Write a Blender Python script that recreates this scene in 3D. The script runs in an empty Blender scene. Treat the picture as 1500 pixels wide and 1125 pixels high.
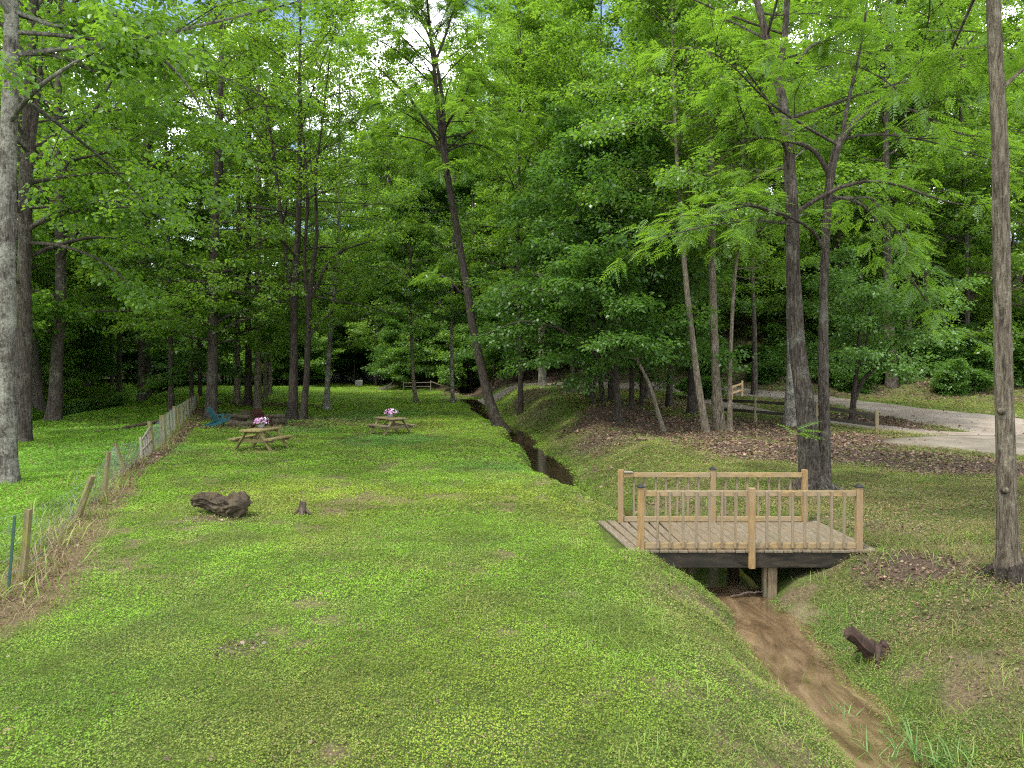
import bpy, math, random
import numpy as np
from mathutils import Vector
R = math.radians
rng = np.random.default_rng(7)
random.seed(7)
scene = bpy.context.scene
COL = scene.collection

# ------------------------------------------------------------------ camera
F_PX, CX, HY, CAM_Z = 1032.0, 750.0, 550.0, 2.6
cam_d = bpy.data.cameras.new('camera'); cam = bpy.data.objects.new('camera', cam_d)
COL.objects.link(cam); scene.camera = cam
cam.location = (0, 0, CAM_Z)
cam.rotation_euler = (R(90) - math.atan((562.5 - HY) / F_PX), 0, 0)
cam_d.sensor_width = 36; cam_d.lens = F_PX / 1500 * 36
cam_d.clip_start = 0.05; cam_d.clip_end = 2000

# ------------------------------------------------------------------ sky, sun, exposure
SUN_EL, SUN_AZ = R(60), R(-130)          # azimuth from +Y towards +X
w = bpy.data.worlds.new('World'); scene.world = w; w.use_nodes = True
nt = w.node_tree; nt.nodes.clear()
def wn(t, **k):
    n = nt.nodes.new(t)
    for a, b in k.items(): setattr(n, a, b)
    return n
sky = wn('ShaderNodeTexSky', sky_type='NISHITA', sun_disc=False, sun_elevation=SUN_EL, sun_rotation=SUN_AZ, air_density=1.0, dust_density=1.5, ozone_density=1.0)
bg = wn('ShaderNodeBackground'); bg.inputs['Strength'].default_value = 0.15
out = wn('ShaderNodeOutputWorld')
tc = wn('ShaderNodeTexCoord'); mp = wn('ShaderNodeMapping'); mp.inputs['Scale'].default_value = (1, 1, 2.2)
cn = wn('ShaderNodeTexNoise'); cn.inputs['Scale'].default_value = 3.2; cn.inputs['Detail'].default_value = 7; cn.inputs['Roughness'].default_value = .55
cr = wn('ShaderNodeValToRGB'); cr.color_ramp.elements[0].position = .44; cr.color_ramp.elements[1].position = .60
mx = wn('ShaderNodeMix', data_type='RGBA'); mx.inputs['B'].default_value = (22, 22.4, 23.2, 1)
nt.links.new(tc.outputs['Generated'], mp.inputs['Vector']); nt.links.new(mp.outputs['Vector'], cn.inputs['Vector'])
nt.links.new(cn.outputs['Fac'], cr.inputs['Fac']); nt.links.new(cr.outputs['Color'], mx.inputs['Factor'])
nt.links.new(sky.outputs['Color'], mx.inputs['A']); nt.links.new(mx.outputs['Result'], bg.inputs['Color'])
nt.links.new(bg.outputs['Background'], out.inputs['Surface'])
sun_d = bpy.data.lights.new('sun', 'SUN'); sun = bpy.data.objects.new('sun', sun_d); COL.objects.link(sun)
sun_d.energy = 2.8; sun_d.angle = R(5); sun_d.color = (1.0, .95, .87)
sdir = Vector((math.sin(SUN_AZ) * math.cos(SUN_EL), math.cos(SUN_AZ) * math.cos(SUN_EL), math.sin(SUN_EL)))
sun.rotation_euler = sdir.to_track_quat('Z', 'Y').to_euler(); sun.location = (0, 0, 60)
vs = scene.view_settings; vs.view_transform = 'Standard'; vs.look = 'None'; vs.gamma = 1; vs.exposure = .98
cy = scene.cycles
cy.max_bounces = 10; cy.diffuse_bounces = 7; cy.glossy_bounces = 2; cy.transmission_bounces = 7; cy.transparent_max_bounces = 4
cy.sample_clamp_indirect = 4; cy.use_denoising = False; cy.filter_width = 1.15

# ------------------------------------------------------------------ helpers
def sstep(a, b, x):
    t = np.clip((np.asarray(x, float) - a) / (b - a), 0, 1); return t * t * (3 - 2 * t)
def softplus(x, k): return k * np.logaddexp(0, np.asarray(x, float) / k)
def pw(px, py, Y): return np.array([(px - CX) / F_PX * Y, Y, CAM_Z + (HY - py) / F_PX * Y])
def mesh_np(name, V, Fc, attrs=None, smooth=False):
    V = np.ascontiguousarray(V, np.float32); Fc = np.ascontiguousarray(Fc, np.int32)
    n, k = Fc.shape
    me = bpy.data.meshes.new(name)
    me.vertices.add(len(V)); me.vertices.foreach_set('co', V.ravel())
    me.loops.add(n * k); me.loops.foreach_set('vertex_index', Fc.ravel())
    me.polygons.add(n); me.polygons.foreach_set('loop_start', np.arange(n, dtype=np.int32) * k)
    if smooth: me.polygons.foreach_set('use_smooth', np.ones(n, bool))
    for an, arr in (attrs or {}).items():
        if arr.ndim == 1:
            at = me.attributes.new(an, 'FLOAT', 'POINT'); at.data.foreach_set('value', np.ascontiguousarray(arr, np.float32))
        else:
            at = me.attributes.new(an, 'FLOAT_COLOR', 'POINT')
            c = np.ones((len(arr), 4), np.float32); c[:, :3] = arr; at.data.foreach_set('color', c.ravel())
    me.update(calc_edges=True); me.validate()
    return me
def link(name, me, mat, parent=None, loc=None):
    o = bpy.data.objects.new(name, me); COL.objects.link(o)
    if mat is not None and not me.materials: me.materials.append(mat)
    if parent is not None: o.parent = parent
    if loc is not None: o.location = loc
    return o
def tag(o, label=None, cat=None, group=None, kind=None):
    if label: o['label'] = label
    if cat: o['category'] = cat
    if group: o['group'] = group
    if kind: o['kind'] = kind
    return o
def empty(name, loc, label, cat, group=None, rz=0):
    o = bpy.data.objects.new(name, None); COL.objects.link(o); o.empty_display_size = .2
    o.location = tuple(float(v) for v in loc); o.rotation_euler = (0, 0, rz)
    return tag(o, label, cat, group)
def copy_tree(o, parent=None):
    c = o.copy(); COL.objects.link(c)
    if parent is not None: c.parent = parent
    for ch in o.children: copy_tree(ch, c)
    return c

class MB:
    """collects simple shapes into one mesh"""
    def __init__(s): s.v = []; s.f = []
    def box(s, c, d, rot=None, bev=0.0):
        b = len(s.v); hx, hy, hz = d[0] / 2, d[1] / 2, d[2] / 2
        e = min(bev, hx * .45, hy * .45, hz * .45)
        pts = []
        if e <= 0:
            pts = [(x, y, z) for z in (-hz, hz) for x, y in ((-hx, -hy), (hx, -hy), (hx, hy), (-hx, hy))]
            fs = [(0, 3, 2, 1), (4, 5, 6, 7), (0, 1, 5, 4), (1, 2, 6, 5), (2, 3, 7, 6), (3, 0, 4, 7)]
        else:
            rings = [(-hz, e), (-hz + e, 0), (hz - e, 0), (hz, e)]
            for z, q in rings:
                o = hx - q; p = hy - q; k = e
                pts += [(-o + k, -p, z), (o - k, -p, z), (o, -p + k, z), (o, p - k, z), (o - k, p, z), (-o + k, p, z), (-o, p - k, z), (-o, -p + k, z)]
            fs = [tuple(range(7, -1, -1)), tuple(range(24, 32))]
            for r in range(3):
                for i in range(8): fs.append((r * 8 + i, r * 8 + (i + 1) % 8, r * 8 + 8 + (i + 1) % 8, r * 8 + 8 + i))
        for p in pts:
            q = Vector(p)
            if rot is not None: q = rot @ q
            s.v.append((q.x + c[0], q.y + c[1], q.z + c[2]))
        s.f += [tuple(b + i for i in f) for f in fs]; return s
    def beam(s, a, b, wd, th, bev=.004, up=(0, 0, 1)):
        a, b = Vector(a), Vector(b); d = b - a; L = d.length; x = d.normalized()
        upv = Vector(up)
        if abs(x.dot(upv)) > .98: upv = Vector((0, 1, 0))
        y = upv.cross(x).normalized(); z = x.cross(y)
        from mathutils import Matrix
        m = Matrix((x, y, z)).transposed()
        return s.box((a + b) / 2, (L, wd, th), m, bev)
    def tube(s, pts, rad, n=8, cap=True):
        pts = [Vector(p) for p in pts]
        if not hasattr(rad, '__len__'): rad = [rad] * len(pts)
        b0 = len(s.v); ref = None
        for i, p in enumerate(pts):
            t = (pts[min(i + 1, len(pts) - 1)] - pts[max(i - 1, 0)]).normalized()
            if ref is None:
                ref = Vector((1, 0, 0)) if abs(t.x) < .8 else Vector((0, 1, 0))
            u = (ref - t * ref.dot(t)).normalized(); v = t.cross(u); ref = u
            for k in range(n):
                a = 2 * math.pi * k / n
                q = p + (u * math.cos(a) + v * math.sin(a)) * rad[i]; s.v.append((q.x, q.y, q.z))
        for i in range(len(pts) - 1):
            for k in range(n):
                s.f.append((b0 + i * n + k, b0 + i * n + (k + 1) % n, b0 + (i + 1) * n + (k + 1) % n, b0 + (i + 1) * n + k))
        if cap:
            s.f.append(tuple(b0 + k for k in range(n - 1, -1, -1))); s.f.append(tuple(b0 + (len(pts) - 1) * n + k for k in range(n)))
        return s
    def build(s, name, mat, parent=None, smooth=False):
        me = bpy.data.meshes.new(name); me.from_pydata(s.v, [], s.f); me.update()
        if smooth: me.polygons.foreach_set('use_smooth', [True] * len(me.polygons))
        return link(name, me, mat, parent)

# ------------------------------------------------------------------ materials
def newmat(name):
    m = bpy.data.materials.new(name); m.use_nodes = True; t = m.node_tree; t.nodes.clear(); return m, t
def N(t, typ, **k):
    n = t.nodes.new(typ)
    for a, b in k.items():
        if a in n.inputs.keys() and not hasattr(type(n), a): n.inputs[a].default_value = b
        else: setattr(n, a, b)
    return n
def S(n, name, v): n.inputs[name].default_value = v; return n
def ramp(t, stops, src=None):
    r = t.nodes.new('ShaderNodeValToRGB'); e = r.color_ramp.elements
    while len(e) < len(stops): e.new(.5)
    for i, (p, c) in enumerate(stops):
        e[i].position = p; e[i].color = (c, c, c, 1) if not hasattr(c, '__len__') else (*c, 1)
    if src is not None: t.links.new(src, r.inputs['Fac'])
    return r
def noise(t, scale, detail=4, rough=.55, vec=None, dist=0):
    n = t.nodes.new('ShaderNodeTexNoise'); S(n, 'Scale', scale); S(n, 'Detail', detail); S(n, 'Roughness', rough); S(n, 'Distortion', dist)
    if vec is not None: t.links.new(vec, n.inputs['Vector'])
    return n
def mixc(t, a, b, fac, blend='MIX'):
    m = t.nodes.new('ShaderNodeMix'); m.data_type = 'RGBA'; m.blend_type = blend
    for k, v in (('A', a), ('B', b)):
        if hasattr(v, 'is_output'): t.links.new(v, m.inputs[k])
        else: m.inputs[k].default_value = (*v, 1)
    if hasattr(fac, 'is_output'): t.links.new(fac, m.inputs['Factor'])
    else: m.inputs['Factor'].default_value = fac
    return m.outputs['Result']
def math_(t, op, a, b=None):
    m = t.nodes.new('ShaderNodeMath'); m.operation = op
    for i, v in enumerate((a, b)):
        if v is None: continue
        if hasattr(v, 'is_output'): t.links.new(v, m.inputs[i])
        else: m.inputs[i].default_value = v
    return m.outputs[0]
def principled(t, col, rough=.8, bump=None, bstr=.4, bdist=.02, spec=.3):
    p = t.nodes.new('ShaderNodeBsdfPrincipled'); o = t.nodes.new('ShaderNodeOutputMaterial')
    if hasattr(col, 'is_output'): t.links.new(col, p.inputs['Base Color'])
    else: p.inputs['Base Color'].default_value = (*col, 1)
    if hasattr(rough, 'is_output'): t.links.new(rough, p.inputs['Roughness'])
    else: S(p, 'Roughness', rough)
    S(p, 'Specular IOR Level', spec)
    if bump is not None:
        b = t.nodes.new('ShaderNodeBump'); S(b, 'Strength', bstr); S(b, 'Distance', bdist)
        t.links.new(bump, b.inputs['Height']); t.links.new(b.outputs['Normal'], p.inputs['Normal'])
    t.links.new(p.outputs['BSDF'], o.inputs['Surface']); return p
def obj_coord(t, scale=(1, 1, 1)):
    c = t.nodes.new('ShaderNodeTexCoord'); m = t.nodes.new('ShaderNodeMapping'); m.inputs['Scale'].default_value = scale
    t.links.new(c.outputs['Object'], m.inputs['Vector']); return m.outputs['Vector']

def bark(name, dark, mid, light, lichen=None, lich_amt=.6, moss=None):
    m, t = newmat(name)
    v = obj_coord(t, (1, 1, .13)); v1 = obj_coord(t)
    n1 = noise(t, 26, 7, .72, v, .8); n2 = noise(t, 2.2, 5, .6, v1); n3 = noise(t, 14, 7, .75, v1)
    c = ramp(t, [(.36, dark), (.5, mid), (.64, light)], n1.outputs['Fac']).outputs['Color']
    if lichen:
        f = ramp(t, [(lich_amt - .05, 0.0), (lich_amt + .08, .8)], math_(t, 'ADD', math_(t, 'MULTIPLY', n2.outputs['Fac'], .5), math_(t, 'MULTIPLY', n3.outputs['Fac'], .5))).outputs['Color']
        c = mixc(t, c, lichen, f)
    if moss:
        f = ramp(t, [(.5, 0.0), (.68, .75)], n2.outputs['Fac']).outputs['Color']; c = mixc(t, c, moss, f)
    principled(t, c, .92, n1.outputs['Fac'], 1.0, .06, .15); return m
M = {}
M['bark_grey'] = bark('bark_grey', (.02, .017, .013), (.075, .066, .052), (.165, .15, .125), (.27, .265, .21), .505)
M['bark_brown'] = bark('bark_brown', (.012, .009, .007), (.05, .04, .031), (.115, .095, .075), (.16, .155, .12), .56)
M['bark_dark'] = bark('bark_dark', (.009, .007, .005), (.034, .027, .02), (.085, .07, .055), (.10, .105, .075), .60)
M['bark_tan'] = bark('bark_tan', (.03, .024, .016), (.11, .09, .062), (.2, .17, .125), (.24, .23, .16), .58)
M['bark_far'] = bark('bark_far', (.02, .016, .012), (.06, .05, .04), (.13, .112, .09), (.14, .15, .1), .58)

def leafmat(name, c0, c1, t0, t1, tr=.42, gloss=.05):
    m, t = newmat(name)
    a = N(t, 'ShaderNodeAttribute', attribute_name='tint'); oi = t.nodes.new('ShaderNodeObjectInfo')
    f = math_(t, 'ADD', math_(t, 'MULTIPLY', a.outputs['Fac'], .75), math_(t, 'MULTIPLY', oi.outputs['Random'], .25))
    d = t.nodes.new('ShaderNodeBsdfDiffuse'); s = t.nodes.new('ShaderNodeBsdfTranslucent'); g = t.nodes.new('ShaderNodeBsdfGlossy'); S(g, 'Roughness', .42)
    g.inputs['Color'].default_value = (.8, .85, .8, 1)
    t.links.new(mixc(t, c0, c1, f), d.inputs['Color']); t.links.new(mixc(t, t0, t1, f), s.inputs['Color'])
    m1 = t.nodes.new('ShaderNodeMixShader'); S(m1, 'Fac', tr); m2 = t.nodes.new('ShaderNodeMixShader'); S(m2, 'Fac', gloss)
    t.links.new(d.outputs[0], m1.inputs[1]); t.links.new(s.outputs[0], m1.inputs[2])
    t.links.new(m1.outputs[0], m2.inputs[1]); t.links.new(g.outputs[0], m2.inputs[2])
    o = t.nodes.new('ShaderNodeOutputMaterial'); t.links.new(m2.outputs[0], o.inputs['Surface']); return m
M['leaf_mid'] = leafmat('leaf_mid', (0.040, 0.099, 0.011), (0.116, 0.200, 0.023), (0.130, 0.282, 0.017), (0.300, 0.494, 0.030), .48, .035)
M['leaf_bright'] = leafmat('leaf_bright', (0.051, 0.116, 0.015), (0.114, 0.213, 0.024), (0.164, 0.335, 0.022), (0.297, 0.500, 0.029), .46)
M['leaf_dark'] = leafmat('leaf_dark', (0.028, 0.074, 0.013), (0.076, 0.155, 0.025), (0.081, 0.194, 0.017), (0.177, 0.342, 0.026), .44, .028)
M['leaf_far'] = leafmat('leaf_far', (0.051, 0.117, 0.018), (0.130, 0.220, 0.036), (0.154, 0.317, 0.028), (0.318, 0.513, 0.043), .5, .03)
M['leaf_shrub'] = leafmat('leaf_shrub', (0.040, 0.104, 0.016), (0.098, 0.190, 0.030), (0.105, 0.246, 0.022), (0.221, 0.399, 0.030), .40, .05)

def colmat(name, tr=.3, gloss=.03):
    m, t = newmat(name)
    a = N(t, 'ShaderNodeAttribute', attribute_name='col')
    d = t.nodes.new('ShaderNodeBsdfDiffuse'); s = t.nodes.new('ShaderNodeBsdfTranslucent'); g = t.nodes.new('ShaderNodeBsdfGlossy'); S(g, 'Roughness', .5)
    t.links.new(a.outputs['Color'], d.inputs['Color']); t.links.new(mixc(t, a.outputs['Color'], (1.6, 1.7, .8), 1, 'MULTIPLY'), s.inputs['Color'])
    m1 = t.nodes.new('ShaderNodeMixShader'); S(m1, 'Fac', tr); m2 = t.nodes.new('ShaderNodeMixShader'); S(m2, 'Fac', gloss)
    t.links.new(d.outputs[0], m1.inputs[1]); t.links.new(s.outputs[0], m1.inputs[2])
    t.links.new(m1.outputs[0], m2.inputs[1]); t.links.new(g.outputs[0], m2.inputs[2])
    o = t.nodes.new('ShaderNodeOutputMaterial'); t.links.new(m2.outputs[0], o.inputs['Surface']); return m
M['grass'] = colmat('grass_leaf', .3, .012)
M['litter'] = colmat('litter_leaf', .06, .04)

def woodmat(name, dark, light, axis=(1, 1, 1), grey=None, scale=7, rough=.8, moss=None):
    m, t = newmat(name)
    v = obj_coord(t, axis); v1 = obj_coord(t)
    n1 = noise(t, scale, 6, .65, v, .4); n2 = noise(t, 1.7, 4, .6, v1); n3 = noise(t, 5, 5, .7, v1)
    c = ramp(t, [(.32, dark), (.66, light)], n1.outputs['Fac']).outputs['Color']
    if grey: c = mixc(t, c, grey, ramp(t, [(.4, 0.0), (.62, .8)], n2.outputs['Fac']).outputs['Color'])
    if moss: c = mixc(t, c, moss, ramp(t, [(.45, 0.0), (.62, .7)], n3.outputs['Fac']).outputs['Color'])
    principled(t, c, rough, n1.outputs['Fac'], .35, .006, .25); return m
M['rail_wood'] = woodmat('rail_wood', (.13, .09, .044), (.28, .195, .09), (1, 4, 4), (.20, .158, .098), 6)
M['post_wood'] = woodmat('post_wood', (.12, .075, .03), (.26, .165, .066), (6, 6, .8), (.19, .14, .08), 5)
M['baluster_wood'] = woodmat('baluster_wood', (.10, .075, .042), (.22, .165, .095), (8, 8, .8), (.155, .125, .088), 5)
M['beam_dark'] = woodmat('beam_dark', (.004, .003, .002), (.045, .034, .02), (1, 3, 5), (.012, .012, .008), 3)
M['fence_moss'] = woodmat('fence_moss', (.06, .045, .022), (.17, .135, .06), (9, 9, 1), (.14, .12, .065), 4, .9, (.15, .16, .035))
M['table_wood'] = woodmat('table_wood', (.12, .085, .035), (.24, .18, .075), (6, 1, 6), (.15, .13, .06), 4, .85, (.14, .13, .04))
M['table_wood2'] = woodmat('table_wood2', (.10, .075, .035), (.21, .16, .08), (6, 1, 6), (.14, .125, .075), 4, .85)
M['rail_old'] = woodmat('rail_old', (.006, .005, .004), (.026, .02, .014), (1, 6, 6), (.022, .02, .013), 4)
M['post_old'] = woodmat('post_old', (.07, .05, .03), (.2, .15, .085), (8, 8, 1), (.13, .12, .07), 4)
M['wood_new'] = woodmat('wood_new', (.34, .22, .1), (.5, .35, .18), (2, 2, 2), None, 5)
M['log_bark'] = woodmat('log_bark', (.015, .011, .008), (.085, .06, .04), (1, 1, 1), (.06, .055, .03), 9, .95)
M['gate_wood'] = woodmat('gate_wood', (.12, .105, .08), (.27, .24, .185), (6, 6, 1), (.19, .175, .135), 5)
M['black_fence'] = woodmat('black_fence', (.006, .006, .006), (.018, .018, .017), (1, 5, 5), None, 5)

def plank_mat():
    m, t = newmat('deck_boards')
    a = N(t, 'ShaderNodeAttribute', attribute_name='tint')
    v = obj_coord(t, (9, .9, 1)); n1 = noise(t, 5, 7, .7, v, .5); n2 = noise(t, 2.2, 4, .6, obj_coord(t))
    c = ramp(t, [(.3, (.055, .043, .028)), (.55, (.145, .118, .08)), (.75, (.25, .21, .155))], n1.outputs['Fac']).outputs['Color']
    c = mixc(t, c, (.125, .09, .05), ramp(t, [(0.0, 0.0), (1.0, .7)], a.outputs['Fac']).outputs['Color'])
    c = mixc(t, c, (.09, .08, .045), ramp(t, [(.5, 0.0), (.7, .6)], n2.outputs['Fac']).outputs['Color'])
    principled(t, c, .8, n1.outputs['Fac'], .4, .006, .3); return m
M['deck'] = plank_mat()
def plain(name, c, rough=.6, spec=.4, var=.25, metal=0):
    m, t = newmat(name); n = noise(t, 12, 4, .6, obj_coord(t))
    cc = mixc(t, tuple(x * (1 - var) for x in c), tuple(min(1, x * (1 + var)) for x in c), n.outputs['Fac'])
    p = principled(t, cc, rough, n.outputs['Fac'], .12, .003, spec); S(p, 'Metallic', metal); return m
M['black_metal'] = plain('black_metal', (.012, .012, .013), .45)
M['teal'] = plain('teal_plastic', (.02, .10, .115), .55)
M['maroon'] = plain('maroon_plastic', (.045, .008, .012), .5)
M['wire'] = plain('wire', (.2, .23, .22), .5, .5, .2, .5)
M['green_metal'] = plain('green_metal', (.02, .05, .035), .6)
M['stone_pale'] = plain('stone_pale', (.15, .15, .13), .9)
M['pot'] = plain('pot', (.32, .33, .32), .6)
M['petal_pink'] = plain('petal_pink', (.5, .24, .44), .7, .2, .3)
M['petal_white'] = plain('petal_white', (.62, .56, .62), .7, .2, .1)
M['white_paint'] = plain('white_paint', (.62, .62, .6), .6)

# ------------------------------------------------------------------ terrain
CRK_Y = [0, 6.2, 7.1, 8.5, 10.3, 12.5, 15, 19, 23, 30, 35, 40, 47, 58, 72]
CRK_X = [3.0, 3.10, 3.24, 3.42, 3.38, 3.30, 2.62, 1.60, 1.18, .62, .38, -.15, -1.5, -3.0, -5.0]
def creek_x(y): return np.interp(y, CRK_Y, CRK_X) + .12 * np.sin(y * 1.3) * sstep(4, 7, y) * (1 - sstep(9, 10, y)) + .18 * np.sin(y * .55) * sstep(14, 18, y)
def bed_z(y): return np.interp(y, [0, 8, 12, 35, 55, 72], [-.92, -.88, -.84, -.74, -.35, .6])
def water_z(y): return bed_z(y) + .10
DRIVE = [(34, 22, 8), (27, 26, 8.5), (22.8, 30.5, 7.8), (21.6, 35.5, 6.0), (20.8, 40.5, 4.4), (18.6, 45, 4.0), (15.5, 48.6, 3.6), (11.5, 52, 3.4), (5.5, 56.5, 3.2), (-3, 63, 3.0), (-6.6, 68.2, 2.6)]
SPUR = [(21, 27.5, 3.0), (17.2, 29.2, 2.4), (14.6, 33.6, 2.2), (13.4, 38.2, 2.1), (12.4, 43, 2.0), (11.8, 49, 2.0)]
PAD = [(13.4, 25.9), (14.6, 27.0), (17, 27.9), (20, 28.3), (26, 27.5), (30, 24.5), (30, 21), (24, 20.6), (19, 21.2), (16.2, 22.4), (14.6, 23.9)]
def poly_dist(x, y, pts):
    d = np.full(np.shape(x), 1e9); 
    for (x0, y0, w0), (x1, y1, w1) in zip(pts[:-1], pts[1:]):
        dx, dy = x1 - x0, y1 - y0; t = np.clip(((x - x0) * dx + (y - y0) * dy) / (dx * dx + dy * dy), 0, 1)
        q = np.hypot(x - x0 - t * dx, y - y0 - t * dy) - (w0 + (w1 - w0) * t) / 2
        d = np.minimum(d, q)
    return d
def inside(x, y, poly):
    c = np.zeros(np.shape(x), bool); n = len(poly)
    for i in range(n):
        x0, y0 = poly[i]; x1, y1 = poly[(i + 1) % n]
        if y0 == y1: continue
        c ^= ((y0 > y) != (y1 > y)) & (x < (x1 - x0) * (y - y0) / (y1 - y0) + x0)
    return c
DITCH_Y, DITCH_X = [30, 38, 43, 50, 64, 90, 110], [-27, -27.5, -28.3, -29.5, -34, -43, -52]
def vnoise(x, y, s, seed=0):
    """smooth value noise in [-1, 1]"""
    x = np.asarray(x, float) * s + 37.1 * seed; y = np.asarray(y, float) * s + 11.7 * seed
    xi, yi = np.floor(x), np.floor(y); fx, fy = x - xi, y - yi; fx = fx * fx * (3 - 2 * fx); fy = fy * fy * (3 - 2 * fy)
    def hsh(a, b):
        v = np.sin(a * 127.1 + b * 311.7 + seed * 7.7) * 43758.5453; return (v - np.floor(v)) * 2 - 1
    a = hsh(xi, yi) * (1 - fx) + hsh(xi + 1, yi) * fx; b = hsh(xi, yi + 1) * (1 - fx) + hsh(xi + 1, yi + 1) * fx
    return a * (1 - fy) + b * fy
def h0(x, y):
    x = np.asarray(x, float); y = np.asarray(y, float)
    s = x - creek_x(y)
    zl = 1.15 * sstep(40, 100, y) + .35 * sstep(28, 60, y) * sstep(-14, -24, x)
    yc = np.minimum(y, 58)
    zr = .054 * softplus(yc - 25, 2.5)
    wgt = sstep(0, 4.5, s) * (1 - sstep(60, 80, y)) + sstep(-5, 15, x) * sstep(60, 80, y)
    z = zl * (1 - wgt) + zr * wgt
    ys = np.interp(x, [-60, -20, -6, 4, 12, 24, 45], [104, 100, 76, 62, 54, 47.5, 40])
    z = z + 34 * np.tanh(np.interp(x, [-40, 0, 20], [.30, .34, .36]) * softplus(y - ys, 2.5) / 34)
    z = z + .5 * np.exp(-((x - 4.8) / 2.6) ** 2 - ((y - 38) / 4.5) ** 2) + .3 * np.exp(-((x - 4.6) / 1.6) ** 2 - ((y - 23) / 3) ** 2)
    z = z + .035 * vnoise(x, y, .35, 1) + .018 * vnoise(x, y, 1.1, 2) + sstep(.6, 2.5, s) * .05 * vnoise(x, y, .8, 3)
    # creek
    hw = np.interp(y, [0, 6.5, 8.5, 10, 14, 30, 60], [.19, .21, .29, .32, .42, .50, .34])
    bl = np.interp(y, [0, 6, 9, 10.3, 13, 16, 40, 60], [1.7, 1.7, 1.5, 1.1, .9, .6, .65, 1.2])
    br = np.interp(y, [0, 6, 9, 10.5, 12.5, 16, 24, 40, 60], [2.4, 2.6, 2.4, 1.8, 1.6, 2.4, 3.2, 3.2, 3.0])
    edge = .13 * vnoise(x, y, 1.3, 5) + .08 * vnoise(x, y, 3.1, 6)
    a = np.abs(s) + edge
    p = np.where(s < 0, (a - hw) / bl, (a - hw) / br); p = np.clip(p, 0, 1)
    prof = np.where(s < 0, 1 - (1 - p) ** 1.7, .5 * (1 - (1 - p) ** 1.5) + .5 * p * p * (3 - 2 * p))
    zb = bed_z(y)
    z = np.where(p < 1, zb + (z - zb) * prof, z)
    # field ditch on the left
    sd = x - np.interp(y, DITCH_Y, DITCH_X); amp = sstep(31, 37, y) * (1 - sstep(92, 106, y))
    z = z - amp * .85 * np.exp(-(np.maximum(np.abs(sd) - .35, 0) / .75) ** 2) + amp * .55 * sstep(-.8, -3.5, sd) * (1 - sstep(-9, -16, sd))
    z = np.where((x > 1.42) & (x < 5.62) & (y > 10.36) & (y < 12.70), np.minimum(z, -.055), z)
    return z
def drive_mask(x, y):
    d = np.minimum(poly_dist(x, y, DRIVE), poly_dist(x, y, SPUR))
    m = 1 - sstep(-.5, .0, d); m = np.maximum(m, inside(x, y, PAD) * 1.0); return m
def h(x, y): return h0(x, y)
def hz(x, y): return float(h0(np.array([x]), np.array([y]))[0])

FENCE = [(-7.2, 5.5), (-6.3, 8.9), (-7.8, 12.5), (-8.7, 14.9), (-10.5, 19.2), (-11.4, 22), (-13.6, 27.4), (-16.5, 34.5), (-19.5, 43), (-22.5, 49.5), (-26, 58)]
FENCE = [((8 - 750) / F_PX * 8.2, 8.2), ((30 - 750) / F_PX * 8.9, 8.9), ((108 - 750) / F_PX * 12.5, 12.5), ((150 - 750) / F_PX * 14.9, 14.9), ((178 - 750) / F_PX * 19.0, 19.0), ((210 - 750) / F_PX * 22, 22), ((240 - 750) / F_PX * 27.4, 27.4), ((257 - 750) / F_PX * 34.4, 34.4), ((276 - 750) / F_PX * 43, 43), ((288 - 750) / F_PX * 50, 50)]
def fence_side(x, y):
    """signed distance from the wire fence, positive on the lawn side"""
    fx = np.interp(y, [p[1] for p in FENCE], [p[0] for p in FENCE]); 
    return (x - fx) * .9
LIT = [(6.95, 15.7, 1.1, .7, .75), (6.35, 8.95, .75, .5, .75), (-12.1, 16.9, .9, .6, .6), (-13, 40.8, 2.2, 1.2, .7), (-13.4, 50.8, 1.2, .8, .6), (-12, 38, 5.5, 3.0, .62), (-18, 42.5, 3, 4, .8), (5.2, 33, 3.0, 5, 1), (7.5, 30, 4, 4, 1), (3.7, 28.5, 1.5, 3, .9), (9.5, 23.5, 4.6, 3.8, 1), (12.0, 27, 3.6, 3.6, 1), (7.5, 26.5, 3.5, 3.5, .9), (12.5, 21.8, 3, 2.2, .9), (13.2, 19.4, 4.0, 1.5, 1), (9, 31, 5, 4.5, 1), (4.6, 28.5, 2.2, 4.5, .85), (17.5, 33.5, 2.6, 3.6, 1), (5.6, 9.8, .8, .75, 1), (5.9, 8.3, 1.3, .5, .5), (7.5, 8.0, 1.8, .6, .45), (-13.5, 36.5, 4.5, 2.6, .8), (-19, 55, 5, 3, .7), (3.5, 51, 4.5, 5, .85), (1.5, 44, 1.6, 5, .6), (9, 42, 5, 5, .85), (-4.6, 71, 4, 2.5, .7), (-6.5, 31.8, 1.7, 1.0, .55), (-9.1, 25, 1.6, 1.2, .4), (12, 13, .9, .6, .5), (6.6, 12.1, 1.0, .7, .55), (-5.3, 12.6, .9, .55, .6), (-6.4, 5.0, 1.2, .35, .9), (-2.6, 6.7, .35, .3, .6), (3.4, 17, .8, .9, .4), (-13.5, 41.5, 5, 2.6, .6), (-9, 41, 3, 2, .6)]
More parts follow.
